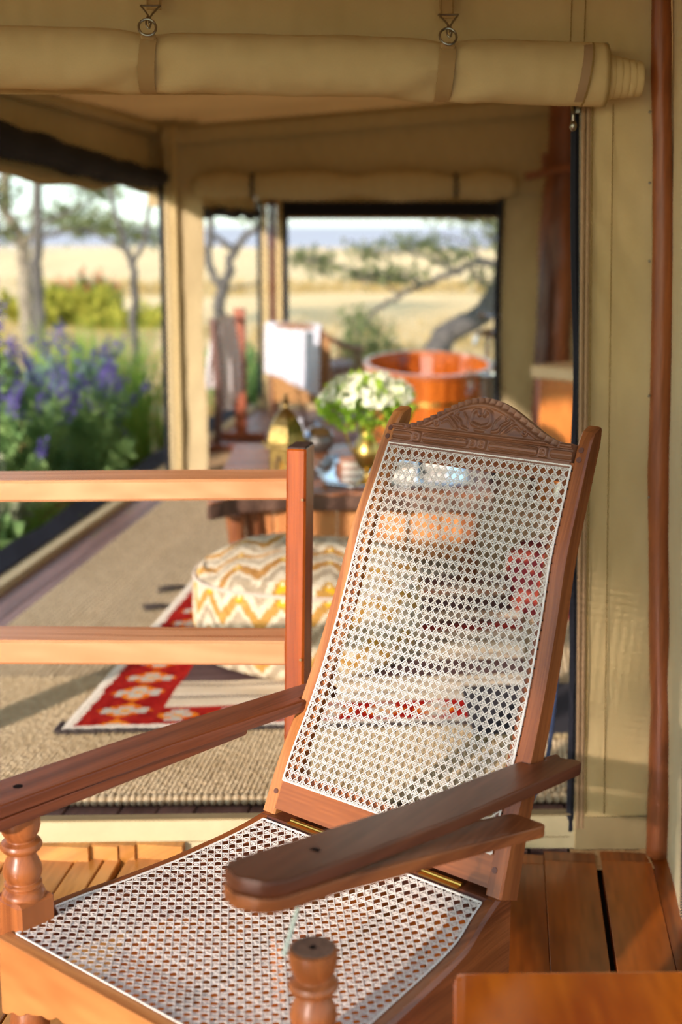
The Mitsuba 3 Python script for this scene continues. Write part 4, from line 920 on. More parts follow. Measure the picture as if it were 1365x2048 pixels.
for i, (x_, w_) in enumerate(((-0.36, 0.11), (-0.235, 0.13), (-0.09, 0.14), (0.06, 0.15), (0.22, 0.15), (0.38, 0.13), (0.50, 0.09))):
    obj('apron_board', rbox((x_, 5.985 + 0.006 * (i % 3), 0.25), (w_, 0.035, 0.25), 0.006), 'apron_wood', t, grain=(0, 0, 1), seed=i)
for x_, y_ in ((-0.47, 5.86), (-0.40, 5.95), (0.57, 5.95), (-0.42, 7.08), (0.56, 7.08)):
    obj('leg', gum([(x_, y_, 0.036 if y_ < 6.5 else 0.018), (x_ + 0.01, y_, 0.2), (x_, y_, 0.385)], [0.045, 0.036, 0.042], int(x_ * 50) + 70, 12, 6), 'table_wood', t, smooth=True, grain=(0, 0, 1))
ZT = 0.456
t = thing('silver_tray', 'mirror-bright silver tray with scalloped rim on the slab table', 'tray')
def tray_poly(k=1.0):
    P = []
    for a_ in np.linspace(0, 2 * np.pi, 160, endpoint=False):
        c, s_ = math.cos(a_), math.sin(a_); e = (abs(c) ** 5 + abs(s_) ** 5) ** (-1 / 5); r = 1 + 0.022 * math.cos(a_ * 18) + 0.05 * math.exp(-((abs(c) - 1) / 0.02) ** 2)
        P.append((0.25 + 0.34 * c * e * r * k, 6.38 + 0.44 * s_ * e * r * k))
    return Polygon(P)
obj('plate', slab(tray_poly(0.99), ZT, ZT + 0.006, 0.002, 0.02), 'silver', t, smooth=True)
ol = outline(tray_poly(), 0.02); obj('rim', tube(np.vstack([np.column_stack([ol, np.full(len(ol), ZT + 0.014)]), [[*ol[0], ZT + 0.014]]]), 0.010, 8, caps=False), 'silver', t, smooth=True)
for i, (dx, dy, rz, m_, lab) in enumerate(((0, 0, 0.15, 'cover_brown', 'thick brown-covered book at the bottom of the small stack on the tray'), (0.012, 0.005, 0.05, 'cover_pink', 'pink-covered book on top of the small stack on the tray'))):
    b_ = thing('book', lab, 'book', 'books stacked on the tray'); M_ = place(0.055 + dx, 6.33 + dy, ZT + 0.007 + 0.034 * i, rz)
    obj('cover', cat([rbox((0, 0, 0.0015), (0.14, 0.20, 0.003), 0.001), rbox((0, 0, 0.0315), (0.14, 0.20, 0.003), 0.001), rbox((-0.069, 0, 0.0165), (0.003, 0.20, 0.03), 0.001)]), m_, b_, M=M_, smooth=False)
    obj('pages', rbox((0.002, 0, 0.0165), (0.132, 0.19, 0.027), 0.001), 'paper', b_, M=M_, smooth=False)
for i, (x_, y_, w_, d_, h_, m_, lab) in enumerate(((0.27, 6.30, 0.16, 0.22, 0.04, 'paper', 'white hardback lying on the tray, seen through the cane'), (0.44, 6.42, 0.12, 0.18, 0.05, 'book_dark', 'dark hardback lying at the right of the tray, seen through the cane'))):
    b_ = thing('book', lab, 'book'); M_ = place(x_, y_, ZT + 0.007, 0.1 * i)
    obj('cover', cat([rbox((0, 0, 0.0015), (w_, d_, 0.003), 0.001), rbox((0, 0, h_ - 0.0015), (w_, d_, 0.003), 0.001), rbox((-w_ / 2 + .001, 0, h_ / 2), (0.003, d_, h_ - .004), 0.001)]), m_, b_, M=M_, smooth=False); obj('pages', rbox((0.002, 0, h_ / 2), (w_ - .01, d_ - .01, h_ - 0.007), 0.001), 'paper', b_, M=M_, smooth=False)

# brass lantern
t = thing('brass_lantern', 'pierced brass lantern with pointed dome roof, at the left end of the slab table', 'lantern')
LM = place(-0.25, 6.12, ZT, 0.62, 1.08)
def hexring(r, z, n=6): return [(r * math.cos(2 * math.pi * i / n), r * math.sin(2 * math.pi * i / n), z) for i in range(n)]
obj('base', loft([hexring(0.085, 0.0), hexring(0.092, 0.004), hexring(0.092, 0.014), hexring(0.078, 0.022)]), 'brass_old', t, M=LM, smooth=False)
for i in range(6):
    a_ = 2 * math.pi * (i + 0.5) / 6; R_ = 0.068
    pn = Polygon([(-0.038, 0.0), (0.038, 0.0), (0.038, 0.135), (-0.038, 0.135)])
    cut_ = Polygon([(-0.022, 0.014), (0.022, 0.014), (0.022, 0.072), (0.012, 0.096), (0, 0.106), (-0.012, 0.096), (-0.022, 0.072)])
    p_ = pn.difference(cut_)
    bars_ = [sbox(-0.022, z_, 0.022, z_ + 0.0035) for z_ in (0.03, 0.048, 0.066)] + [sbox(x_ - 0.0015, 0.014, x_ + 0.0015, 0.1) for x_ in (-0.0075, 0.0075)]
    from shapely import union_all
    p_ = union_all([p_] + [b_.intersection(pn) for b_ in bars_])
    em = trimesh.creation.extrude_polygon(p_, 0.003, engine='earcut')
    obj('panel', em, 'brass_old', t, M=LM @ frame(V(R_ * math.cos(a_), R_ * math.sin(a_), 0.020), V(-math.sin(a_), math.cos(a_), 0), V(0, 0, 1), V(math.cos(a_), math.sin(a_), 0)), smooth=False)
obj('candle_glass', lathe([(0.001, 0.024), (0.03, 0.024), (0.032, 0.03), (0.032, 0.09), (0.029, 0.09), (0.001, 0.088)], 20), 'amber_glass', t, M=LM)
dome = [(0.100, 0.150), (0.104, 0.156), (0.100, 0.166), (0.090, 0.172), (0.088, 0.186), (0.083, 0.215), (0.072, 0.245), (0.054, 0.275), (0.034, 0.298), (0.018, 0.312), (0.010, 0.320)]
obj('roof', loft([hexring(r, z) for r, z in dome]), 'brass_old', t, M=LM, smooth=False)
obj('eave_beads', cat([ball((0.098 * math.cos(a_), 0.098 * math.sin(a_), 0.170), 0.006, sub=1) for a_ in np.linspace(0, 2 * np.pi, 36, endpoint=False)]), 'brass_old', t, M=LM, kind='stuff')
obj('finial', lathe([(0.001, 0.316), (0.011, 0.318), (0.008, 0.328), (0.015, 0.338), (0.016, 0.346), (0.009, 0.354), (0.006, 0.360), (0.009, 0.365), (0.005, 0.374), (0.001, 0.378)], 16), 'brass_old', t, M=LM)

# flower jug
t = thing('brass_jug', 'slender brass ewer with a curled handle holding the flowers', 'jug')
JX, JY = 0.118, 6.02; ZJ = ZT + 0.0065
obj('body', lathe([(0.001, 0), (0.046, 0.0), (0.048, 0.008), (0.030, 0.018), (0.014, 0.035), (0.013, 0.055), (0.020, 0.068), (0.045, 0.090), (0.060, 0.125), (0.062, 0.155), (0.052, 0.190), (0.036, 0.215), (0.030, 0.235), (0.033, 0.262), (0.043, 0.282), (0.046, 0.286), (0.042, 0.284), (0.029, 0.255), (0.001, 0.25)], 32, (JX, JY, ZJ)), 'brass', t, smooth=True)
obj('handle', tube(catmull([(JX - 0.044, JY, ZT + 0.272), (JX - 0.080, JY, ZT + 0.290), (JX - 0.100, JY, ZT + 0.255), (JX - 0.085, JY, ZT + 0.200), (JX - 0.058, JY, ZT + 0.150), (JX - 0.050, JY, ZT + 0.140)], 7), 0.006, 8), 'brass', t, smooth=True)
obj('spout', tube(catmull([(JX + 0.052, JY, ZT + 0.15), (JX + 0.085, JY, ZT + 0.19), (JX + 0.090, JY, ZT + 0.24), (JX + 0.11, JY, ZT + 0.275)], 6), np.linspace(0.014, 0.007, 19), 8), 'brass', t, smooth=True)
def petals(n, c, R, size, seed, squash=(1, 1, 0.62), up=True):
    """n little cupped blossoms, each of five leaves, over a dome."""
    q = np.random.default_rng(seed); VV, FF = [], []; at = 0
    for i in range(n):
        d = q.normal(size=3); d[2] = abs(d[2]) if up else d[2]; d /= np.linalg.norm(d); p = np.asarray(c) + d * R * np.array(squash) * q.uniform(0.82, 1.05)
        ax = unit(d + q.normal(0, 0.35, 3)); e1 = unit(np.cross(ax, q.normal(size=3))); e2 = np.cross(ax, e1); s = size * q.uniform(0.7, 1.25)
        for k_ in range(5):
            a_ = k_ * 2 * np.pi / 5; o = math.cos(a_) * e1 + math.sin(a_) * e2; l = np.cross(ax, o)
            VV += [p, p + s * (0.55 * o + 0.42 * l + 0.25 * ax), p + s * (1.05 * o + 0.55 * ax), p + s * (0.55 * o - 0.42 * l + 0.25 * ax)]; FF += [[at, at + 1, at + 2], [at, at + 2, at + 3]]; at += 4
    return trimesh.Trimesh(np.array(VV), np.array(FF), process=False)
def leaves(P, D, size, seed, wid=0.42, jit=0.5):
    """Two-fold leaves at the points P along the directions D."""
    q = np.random.default_rng(seed); n = len(P); D = D + q.normal(0, jit, D.shape); D /= np.linalg.norm(D, axis=1, keepdims=True) + 1e-9
    L = np.cross(D, q.normal(size=D.shape)); L /= np.linalg.norm(L, axis=1, keepdims=True) + 1e-9; N = np.cross(D, L); s = (size * q.uniform(0.6, 1.3, n))[:, None]
    VV = np.stack([P, P + s * (0.5 * D + wid * L + 0.1 * N), P + s * D, P + s * (0.5 * D - wid * L + 0.1 * N)], 1)
    F = np.array([[0, 1, 2], [0, 2, 3]])[None] + 4 * np.arange(n)[:, None, None]
    return trimesh.Trimesh(VV.reshape(-1, 3), F.reshape(-1, 3), process=False)
t = thing('flower_bouquet', 'bunch of small white flowers with fresh green leaves, in the brass ewer', 'flowers')
fc = V(JX, JY, ZT + 0.375)
obj('blossoms', petals(420, fc + V(0.0, -0.0, 0.01), 0.185, 0.021, 4, (1.08, 0.9, 0.62)), 'petal', t, smooth=False, kind='stuff')
q = np.random.default_rng(11); d = q.normal(size=(700, 3)); d[:, 2] = d[:, 2] * 0.8 + 0.3; d /= np.linalg.norm(d, axis=1, keepdims=True)
obj('leaves', leaves(fc + V(0, 0, -0.01) + d * np.array([0.185, 0.155, 0.12]) * q.uniform(0.5, 1.12, (700, 1)), d, 0.040, 5), 'leaf_bright', t, smooth=False, kind='stuff')
st = [tube([(JX + dx * 0.10, JY + dy * 0.10, ZT + 0.25), (JX + dx * 0.45, JY + dy * 0.45, ZT + 0.32), (JX + dx, JY + dy, ZT + 0.40)], 0.003, 5) for dx, dy in rng.uniform(-0.11, 0.11, (26, 2))]
obj('stems', cat(st), 'leaf_green', t, smooth=True, kind='stuff')

t = thing('domed_pot', 'squat dark metal pot with a pale domed lid, right of the lantern on the table', 'pot')
obj('bowl', lathe([(0.001, 0), (0.045, 0), (0.070, 0.02), (0.082, 0.05), (0.080, 0.075), (0.072, 0.082), (0.001, 0.082)], 28, (-0.115, 6.98, ZT)), 'pewter', t, smooth=35)
obj('lid', lathe([(0.074, 0.084), (0.078, 0.09), (0.066, 0.11), (0.040, 0.128), (0.014, 0.136), (0.012, 0.142), (0.018, 0.150), (0.012, 0.160), (0.001, 0.163)], 28, (-0.115, 6.98, ZT)), 'silver', t, smooth=35)
obj('water_bottle', lathe([(0.001, 0), (0.026, 0), (0.028, 0.006), (0.028, 0.085), (0.022, 0.105), (0.011, 0.118), (0.011, 0.14), (0.014, 0.142), (0.014, 0.152), (0.001, 0.153)], 20, (-0.215, 7.12, ZT)), 'towel_white', smooth=35, label='small white bottle behind the domed pot on the table', category='bottle')

# ------------------------------------------------------------------ the bathroom end of the tent
t = thing('wooden_bathtub', 'oval varnished wooden bathtub of upright staves by the back window', 'bathtub')
TC, TA_, TB_, TH = (0.645, 10.08), 0.475, 0.965, 0.60
def oval(th, k, z): return V(TC[0] + TA_ * k * math.cos(th), TC[1] + TB_ * k * math.sin(th), z)
NS = 44
# equal arc lengths round the oval
fine = np.linspace(0, 2 * np.pi, 2001); dl = np.hypot(TA_ * np.sin(fine), TB_ * np.cos(fine)); cum = np.r_[0, np.cumsum((dl[1:] + dl[:-1]) / 2)]; cum /= cum[-1]
ths = np.interp(np.linspace(0, 1, NS + 1), cum, fine)
for i in range(NS):
    g = 0.012; a0, a1 = ths[i] + g * 0.3, ths[i + 1] - g * 0.3; rings = []
    for z in np.linspace(0.05, TH - 0.005, 4):
        k0 = 0.86 + 0.13 * (z / TH); ti = 0.045
        ring = [oval(a0, k0, z), oval((a0 + a1) / 2, k0 + 0.004, z), oval(a1, k0, z), oval(a1, k0 - ti, z), oval(a0, k0 - ti, z)]
        rings.append(ring)
    obj('stave', loft(rings), 'tub_wood', t, smooth=False, grain=(0, 0, 1), seed=i * 0.7)
tw = np.linspace(0, 2 * np.pi, 97)[:-1]
def oval_ring(k, z, hgt, wid): return loft([[oval(a_, k + wid, z), oval(a_, k + wid, z + hgt), oval(a_, k, z + hgt), oval(a_, k, z)] for a_ in np.r_[tw, tw[:1]]], True, False)
obj('rim', oval_ring(0.93, TH - 0.012, 0.03, 0.085), 'rim_wood', t, smooth=40, grain=(1, 0, 0), seed=2)
for z in (0.12, 0.40): obj('hoop', oval_ring(0.862 + 0.13 * z / TH, z, 0.03, 0.006), 'brass', t, smooth=40)
obj('floor_board', slab(Polygon([oval(a_, 0.85, 0)[:2] for a_ in tw]), 0.03, 0.06, 0.004, 0.05), 'tub_wood', t, grain=(0, 1, 0))
t = thing('bath_tap', 'tall chrome bath tap with cross handles and hand shower, right of the tub', 'tap')
bx, by = 1.165, 10.35
obj('riser', cat([tube([(bx - 0.05, by, 0), (bx - 0.05, by, 0.80)], 0.018, 12), tube([(bx + 0.05, by, 0), (bx + 0.05, by, 0.80)], 0.018, 12), tube([(bx - 0.08, by, 0.80), (bx + 0.08, by, 0.80)], 0.026, 12), lathe([(0.001, 0), (0.04, 0), (0.04, 0.012), (0.02, 0.02), (0.001, 0.02)], 16, (bx - 0.05, by, 0)), lathe([(0.001, 0), (0.04, 0), (0.04, 0.012), (0.02, 0.02), (0.001, 0.02)], 16, (bx + 0.05, by, 0))]), 'chrome', t, smooth=40)
for s in (-1, 1): obj('handle', cat([tube([(bx + s * 0.085, by, 0.80), (bx + s * 0.12, by, 0.80)], 0.010, 8), tube([(bx + s * 0.12, by - 0.04, 0.80), (bx + s * 0.12, by + 0.04, 0.80)], 0.009, 8), tube([(bx + s * 0.12, by, 0.76), (bx + s * 0.12, by, 0.84)], 0.009, 8)]), 'chrome', t, smooth=40)
obj('spout', tube(catmull([(bx, by, 0.80), (bx - 0.04, by, 0.83), (bx - 0.12, by, 0.80), (bx - 0.15, by, 0.72)], 6), 0.018, 10), 'chrome', t, smooth=True)
obj('hand_shower', cat([tube([(bx, by, 0.80), (bx, by, 0.90)], 0.014, 8), tube(catmull([(bx - 0.09, by - 0.02, 0.955), (bx, by, 0.935), (bx + 0.09, by + 0.02, 0.95)], 5), 0.017, 10), lathe([(0.001, 0), (0.030, 0.004), (0.034, 0.018), (0.015, 0.035), (0.001, 0.036)], 16, (bx - 0.10, by - 0.02, 0.93))]), 'chrome', t, smooth=40)

t = thing('drinks_stool', 'small round wooden stool in front of the bathtub, holding the bucket and flutes', 'stool')
sx, sy = 0.90, 8.86
obj('seat', lathe([(0.001, 0.40), (0.16, 0.40), (0.175, 0.41), (0.175, 0.43), (0.165, 0.44), (0.001, 0.44)], 32, (sx, sy, 0)), 'stand_wood', t, grain=(1, 0, 0))
for a_ in (0.5, 2.6, 4.7): obj('leg', tube([(sx + 0.17 * math.cos(a_), sy + 0.17 * math.sin(a_), 0), (sx + 0.11 * math.cos(a_), sy + 0.11 * math.sin(a_), 0.405)], 0.018, 10), 'stand_wood', t, grain=(0, 0, 1))
obj('ice_bucket', lathe([(0.001, 0), (0.06, 0), (0.068, 0.01), (0.085, 0.20), (0.092, 0.205), (0.092, 0.215), (0.082, 0.215), (0.064, 0.02), (0.001, 0.02)], 28, (sx + 0.075, sy + 0.03, 0.441)), 'silver', smooth=40, label='shiny silver ice bucket on the stool in front of the bathtub', category='bucket')
for i, (dx, dy) in enumerate(((-0.075, -0.05), (-0.045, 0.06))):
    g_ = thing('champagne_flute', ('nearer' if i == 0 else 'farther') + ' of two clear champagne flutes left of the silver ice bucket', 'glass', 'flutes on the drinks stool')
    obj('bowl', lathe([(0.004, 0.09), (0.018, 0.11), (0.026, 0.15), (0.027, 0.20), (0.024, 0.245), (0.0226, 0.245), (0.0255, 0.20), (0.0245, 0.15), (0.0165, 0.112), (0.001, 0.096)], 20, (sx + dx, sy + dy, 0.441)), {'type': 'dielectric', 'int_ior': 1.5}, g_, smooth=40)
    obj('stem', lathe([(0.001, 0), (0.032, 0), (0.032, 0.003), (0.006, 0.010), (0.0035, 0.03), (0.0035, 0.085), (0.005, 0.092), (0.001, 0.092)], 20, (sx + dx, sy + dy, 0.441)), {'type': 'dielectric', 'int_ior': 1.5}, g_, smooth=40)

t = thing('towel_stand', 'reddish wooden towel stand on splayed feet, left by the side window', 'towel rack')
n0, n1 = V(-0.90, 9.72, 0), V(-0.765, 10.32, 0); dr_ = unit(n1 - n0); pr_ = V(dr_[1], -dr_[0], 0)
zl = np.linspace(0.02, 0.96, 16)
obj('upright', loft([[n0 + V(0, 0, z) + pr_ * (o + 0.02 * math.sin(z * 4)) + dr_ * q_ for o, q_ in ((-0.022, -0.02), (0.022, -0.02), (0.022, 0.02), (-0.022, 0.02))] for z in zl]), 'chair_wood_dark', t, grain=(0, 0, 1), smooth=40)
obj('upright', loft([[n1 + V(0, 0, z) + pr_ * o + dr_ * q_ for o, q_ in ((-0.042, -0.02), (0.042, -0.02), (0.042, 0.02), (-0.042, 0.02))] for z in np.linspace(0.02, 1.0, 6)]), 'post_wood', t, grain=(0, 0, 1), smooth=40)
for c_ in (n0, n1): obj('foot', beam(c_ - pr_ * 0.19 + V(0, 0, 0.03), c_ + pr_ * 0.19 + V(0, 0, 0.03), 0.06, 0.06, 0.01), 'stand_wood', t, grain=pr_)
for z in (0.92, 0.42): obj('rail', tube([n0 + V(0, 0, z), n1 + V(0, 0, z)], 0.018, 10), 'stand_wood', t, grain=dr_)
def draped(c0, c1, ztop, l_front, l_back, out, seed, nu=26, nv=60, fold=0.02, skew=0.0):
    """A towel laid over a rail from c0 to c1: front fall, over the top, back fall."""
    d = unit(c1 - c0); o = V(d[1], -d[0], 0) * out
    def fn(u, v):
        s = v * (l_front + l_back); zt = np.where(s < l_back, ztop - (l_back - s), ztop - (s - l_back)); side = np.clip((s - l_back) / 0.03, -1, 1)
        zt = np.minimum(zt, ztop + 0 * zt); fall = (ztop - zt)
        P = c0 + (c1 - c0) * u[..., None] + o * (side * (0.026 + 0.02 * np.clip(fall * 2, 0, 1)))[..., None]
        f = fold * np.sin(u * 17 + seed + 2 * fall) * np.clip(fall * 3, 0, 1) + 0.02 * (meshkit.fbm(np.stack([u * 5, fall * 5, side], -1), 3, seed) - 0.5)
        P = P + o * f[..., None]; P[..., 2] = zt + 0.024 * (1 - np.abs(side)) - 0.03 * np.sin(u * 4 + seed) * np.clip(fall * 2, 0, 1) - skew * u ** 2 * np.clip(fall * 2, 0, 1) * (side > 0); return P
    return sheet(fn, nu, nv, 0.006)
obj('bath_towel', draped(n0 + dr_ * 0.03, n0 + dr_ * 0.38, 0.945, 0.66, 0.50, 1.0, 3, fold=0.045, skew=-0.14), 'towel_beige', smooth=True, label='long pale bath towel hanging over the wooden towel stand', category='towel')
obj('bath_mat', slab(affinity.rotate(affinity.scale(Point(-0.72, 9.28).buffer(1), 0.30, 0.44), -8), 0.001, 0.016, 0.005, 0.04), 'mat_tan', label='tan oval bath mat on the floor before the towel stand', category='mat')

t = thing('wicker_armchair', 'brown wicker armchair seen from behind, in front of the back window', 'armchair')
AO, AF = V(-0.22, 11.52, 0), unit(V(0.50, 0.87, 0)); AS = V(AF[1], -AF[0], 0); AM = frame(AO, AS, AF, V(0, 0, 1))       # x to its right, y forward
bw = 0.30
obj('back', sheet(lambda u, v: np.stack([lerp(-bw, bw, u), -0.27 - 0.05 * v + 0.05 * (2 * u - 1) ** 2 * 1.0, lerp(0.16, 0.78 - 0.03 * (0) + 0.0 * u, v) - 0.05 * (np.abs(2 * u - 1) ** 3) * v], -1), 24, 24, 0.03), 'wicker', t, M=AM, smooth=40)
tp = [(-bw - 0.01, 0.26, 0.58), (-bw - 0.02, 0.0, 0.62), (-bw, -0.25, 0.70), (-0.16, -0.31, 0.79), (0.16, -0.31, 0.79), (bw, -0.25, 0.70), (bw + 0.02, 0.0, 0.62), (bw + 0.01, 0.26, 0.58)]
obj('top_rail', tube(catmull(tp, 8), 0.024, 10), 'wicker_dark', t, M=AM, smooth=True)
obj('seat', rbox((0, 0.0, 0.38), (0.58, 0.54, 0.10), 0.03), 'wicker_dark', t, M=AM); obj('cushion', rbox((0, 0.02, 0.455), (0.52, 0.48, 0.06), 0.025), 'towel_white', t, M=AM)
obj('apron', cat([rbox((0, 0.265, 0.25), (0.58, 0.025, 0.2), 0.01), rbox((-0.285, 0, 0.25), (0.025, 0.54, 0.2), 0.01), rbox((0.285, 0, 0.25), (0.025, 0.54, 0.2), 0.01)]), 'wicker_dark', t, M=AM)
for sx_ in (-1, 1):
    for y_ in (-0.26, 0.25): obj('leg', tube([(sx_ * 0.275, y_, 0), (sx_ * 0.285, y_, 0.60)], 0.022, 10), 'wicker_dark', t, M=AM)
    for y_ in (-0.12, 0.0, 0.12): obj('spindle', tube([(sx_ * 0.285, y_, 0.42), (sx_ * 0.315, y_, 0.62)], 0.009, 8), 'wicker_dark', t, M=AM)
    obj('side_slat', tube([(sx_ * 0.29, -0.25, 0.53), (sx_ * 0.305, 0.25, 0.53)], 0.010, 8), 'wicker_dark', t, M=AM)
w0, w1 = (AM @ np.array([-0.29, -0.30, 0, 1]))[:3], (AM @ np.array([0.25, -0.31, 0, 1]))[:3]
obj('hand_towel', draped(w0, w1, 0.80, 0.42, 0.30, 1.0, 5, fold=0.012, skew=0.16), 'towel_white', smooth=True, label='white towel thrown over the back of the wicker armchair', category='towel')

t = thing('wash_cabinet', 'orange wooden cabinet with a thick pale top, right of the forked post', 'cabinet')
VM = place(1.46, 7.62, 0, 0.75)
obj('counter_top', rbox((0, 0, 0.80), (0.52, 0.60, 0.075), 0.012), 'pale_top', t, M=VM)
obj('body', rbox((0.02, 0, 0.39), (0.46, 0.54, 0.74), 0.008), 'cabinet_wood', t, M=VM, grain=(0, 0, 1))
obj('door', rbox((-0.22, 0, 0.40), (0.02, 0.44, 0.60), 0.004), 'cabinet_wood', t, M=VM, grain=(0, 0, 1), seed=2)
t = thing('green_chair', 'pale green upholstered chair just inside the door edge, beside the cabinet', 'chair')
GM = place(1.32, 6.15, 0, -1.2)
obj('backrest', rbox((0, 0.22, 0.60), (0.52, 0.10, 0.44), 0.045), 'cushion_green', t, M=GM); obj('seat', rbox((0, 0, 0.38), (0.52, 0.50, 0.12), 0.04), 'cushion_green', t, M=GM)
for x_ in (-0.22, 0.22):
    for y_ in (-0.2, 0.22): obj('leg', beam((x_, y_, 0), (x_, y_, 0.33), 0.04, 0.04, up=(0, 1, 0)), 'stand_wood', t, M=GM, grain=(0, 0, 1))
obj('floor_cushion', (lambda m: m)(trimesh.convex.convex_hull(np.vstack([np.array([(0.90 + 0.20 * math.cos(a_), 5.55 + 0.20 * math.sin(a_), z_) for a_ in np.linspace(0, 6.28, 40)]) if r_ else np.array([(0.90 + 0.16 * math.cos(a_), 5.55 + 0.16 * math.sin(a_), z_) for a_ in np.linspace(0, 6.28, 40)]) for r_, z_ in ((0, 0.002), (1, 0.05), (1, 0.24), (0, 0.29))]))), 'cushion_red', smooth=35, label='dark red patterned round floor stool seen through the cane at the right', category='stool')
labels['floor_cushion']['category'] = 'cushion'; labels['floor_cushion']['label'] = 'dark red patterned round cushion stool on the floor right of the pouf'

# ------------------------------------------------------------------ the garden and the trees outside
def blades(C_, n, h, r, seed, lean=0.35, w=0.008):
    q = np.random.default_rng(seed); m = len(C_) * n; P = np.repeat(np.asarray(C_), n, 0) + np.column_stack([q.normal(0, r, (m, 2)), np.zeros(m)])
    d = q.normal(0, lean, (m, 3)); d[:, 2] = 1; L = q.uniform(0.5, 1.15, (m, 1)) * h; sd = np.column_stack([q.normal(size=(m, 2)), np.zeros(m)]); sd /= np.linalg.norm(sd, axis=1, keepdims=True); sd *= w
    bend = np.column_stack([d[:, :2] * 0.8, -np.abs(d[:, :1]) * 0.3]) * L
    VV = np.stack([P - sd, P + sd, P + d * L * 0.55 + sd * 0.7, P + d * L * 0.55 - sd * 0.7, P + d * L + bend * 0.5], 1); F = np.array([[0, 1, 2], [0, 2, 3], [3, 2, 4]])[None] + 5 * np.arange(m)[:, None, None]
    return trimesh.Trimesh(VV.reshape(-1, 3), F.reshape(-1, 3), process=False)
def bush(name, label, cat_, x, y, z0, h, r, mat, seed, n=2600, leaf=0.05, spikes=0, spike_mat='salvia_purple', group=None, wid=0.3, top=1.0):
    t = thing(name, label, cat_, group); q = np.random.default_rng(seed); stems, P, D, SP, SD = [], [], [], [], []
    for i in range(26):
        a_ = q.uniform(0, 2 * np.pi); rr = r * math.sqrt(q.uniform(0, 1)); hh = h * q.uniform(0.6, 1.0) * (1 - 0.25 * (rr / r) ** 2); p0 = V(x + 0.25 * rr * math.cos(a_), y + 0.25 * rr * math.sin(a_), z0); p1 = V(x + rr * math.cos(a_), y + rr * math.sin(a_), z0 + hh); mid = (p0 + p1) / 2 + V(*q.normal(0, 0.05 * r, 2), 0.08 * h)
        st_ = catmull([p0, mid, p1], 6); stems.append(tube(st_, np.linspace(0.009, 0.003, len(st_)), 4)); m = n // 26
        tt = q.uniform(0.12, 1.0, m) ** 0.8; B_ = np.column_stack([np.interp(tt, np.linspace(0, 1, len(st_)), st_[:, k]) for k in range(3)]); o = q.normal(size=(m, 3)); o /= np.linalg.norm(o, axis=1, keepdims=True)
        P.append(B_ + o * q.uniform(0.02, 0.10, (m, 1)) * r); D.append(o + [0, 0, 0.3])
        if i < spikes:
            tip = p1; dd = unit(p1 - mid + V(*q.normal(0, 0.25, 2), 0.1)); L = h * q.uniform(0.14, 0.26); k_ = 60; u_ = q.uniform(0, 1, k_); o = q.normal(size=(k_, 3)); o /= np.linalg.norm(o, axis=1, keepdims=True)
            SP.append(tip + dd * (u_ * L)[:, None] + o * 0.018); SD.append(o + dd * 0.5); stems.append(tube([tip, tip + dd * L], 0.003, 4))
    obj('stems', cat(stems), 'leaf_green', t, smooth=True, kind='stuff'); obj('foliage', leaves(np.vstack(P), np.vstack(D), leaf, seed + 1, wid), mat, t, smooth=False, kind='stuff')
    if SP: obj('flower_spikes', leaves(np.vstack(SP), np.vstack(SD), 0.028, seed + 2, 0.45), spike_mat, t, smooth=False, kind='stuff', label='blue-purple flower spikes')
    return t
G0 = -0.34
bush('salvia_bush', 'blue-flowered salvia bush nearest the corner post', 'bush', -1.72, 8.9, G0, 1.05, 0.50, 'leaf_green', 101, 4200, 0.055, 20)
bush('salvia_bush', 'tall salvia bush with long purple spikes, in the middle of the flower bed', 'bush', -2.15, 8.3, G0, 1.22, 0.52, 'leaf_green', 102, 4200, 0.055, 26)
bush('salvia_bush', 'purple salvia at the left edge of the view, above the grey plant', 'bush', -2.62, 8.6, G0, 0.98, 0.50, 'leaf_blue', 103, 3600, 0.055, 26)
bush('salvia_bush', 'bluish salvia behind the others, beside the sunlit tall grass', 'bush', -1.95, 9.8, G0, 1.15, 0.55, 'leaf_blue', 104, 3600, 0.055, 26)
bush('salvia_bush', 'purple salvia out beside the veranda, nearest the camera of the bed', 'bush', -2.75, 6.7, G0, 1.0, 0.5, 'leaf_blue', 121, 3000, 0.055, 22)
bush('green_bush', 'rounded green bush left of the salvias, away from the tent', 'bush', -3.6, 7.8, G0, 1.0, 0.6, 'leaf_green', 122, 2600, 0.07, 0)
bush('grey_shrub', 'silvery grey-leaved shrub low in the bed at the left', 'bush', -2.05, 7.35, G0, 0.74, 0.36, 'leaf_grey', 105, 2600, 0.05, 0)
bush('broad_leaf_plant', 'low plant with broad bright green leaves at the left edge, just above the rail', 'plant', -1.98, 6.75, G0, 0.52, 0.28, 'leaf_green', 106, 420, 0.15, 0, wid=0.45)
bush('yellow_shrub', 'yellow-green sunlit shrub at the left edge beyond the salvias', 'bush', -3.15, 12.6, G0, 0.95, 0.50, 'leaf_yellow', 107, 2600, 0.08, 0)
bush('yellow_shrub', 'broad yellow-green shrub out on the plain between the left trunks', 'bush', -5.5, 27.0, -0.6, 1.15, 1.5, 'leaf_yellow', 108, 2600, 0.20, 0)
bush('yellow_shrub', 'small yellow shrub on the plain right of the red-flowered one', 'bush', -4.1, 26.0, -0.6, 0.80, 0.9, 'leaf_yellow', 110, 1400, 0.16, 0)
bush('red_shrub', 'red-flowered shrub on the plain, beside the yellow-green ones', 'bush', -4.95, 27.8, -0.6, 1.30, 0.8, 'leaf_acacia', 109, 1400, 0.15, 26, 'petal_red')
bush('thorn_shrub', 'dark green thorny shrub behind the armchair and flowers', 'bush', 0.33, 15.0, G0, 1.15, 0.36, 'leaf_acacia', 111, 1500, 0.06, 0)
bush('low_shrub', 'olive shrub outside the back window, left of the tub', 'bush', 1.0, 14.6, G0, 0.50, 0.55, 'leaf_acacia', 112, 2600, 0.08, 0)
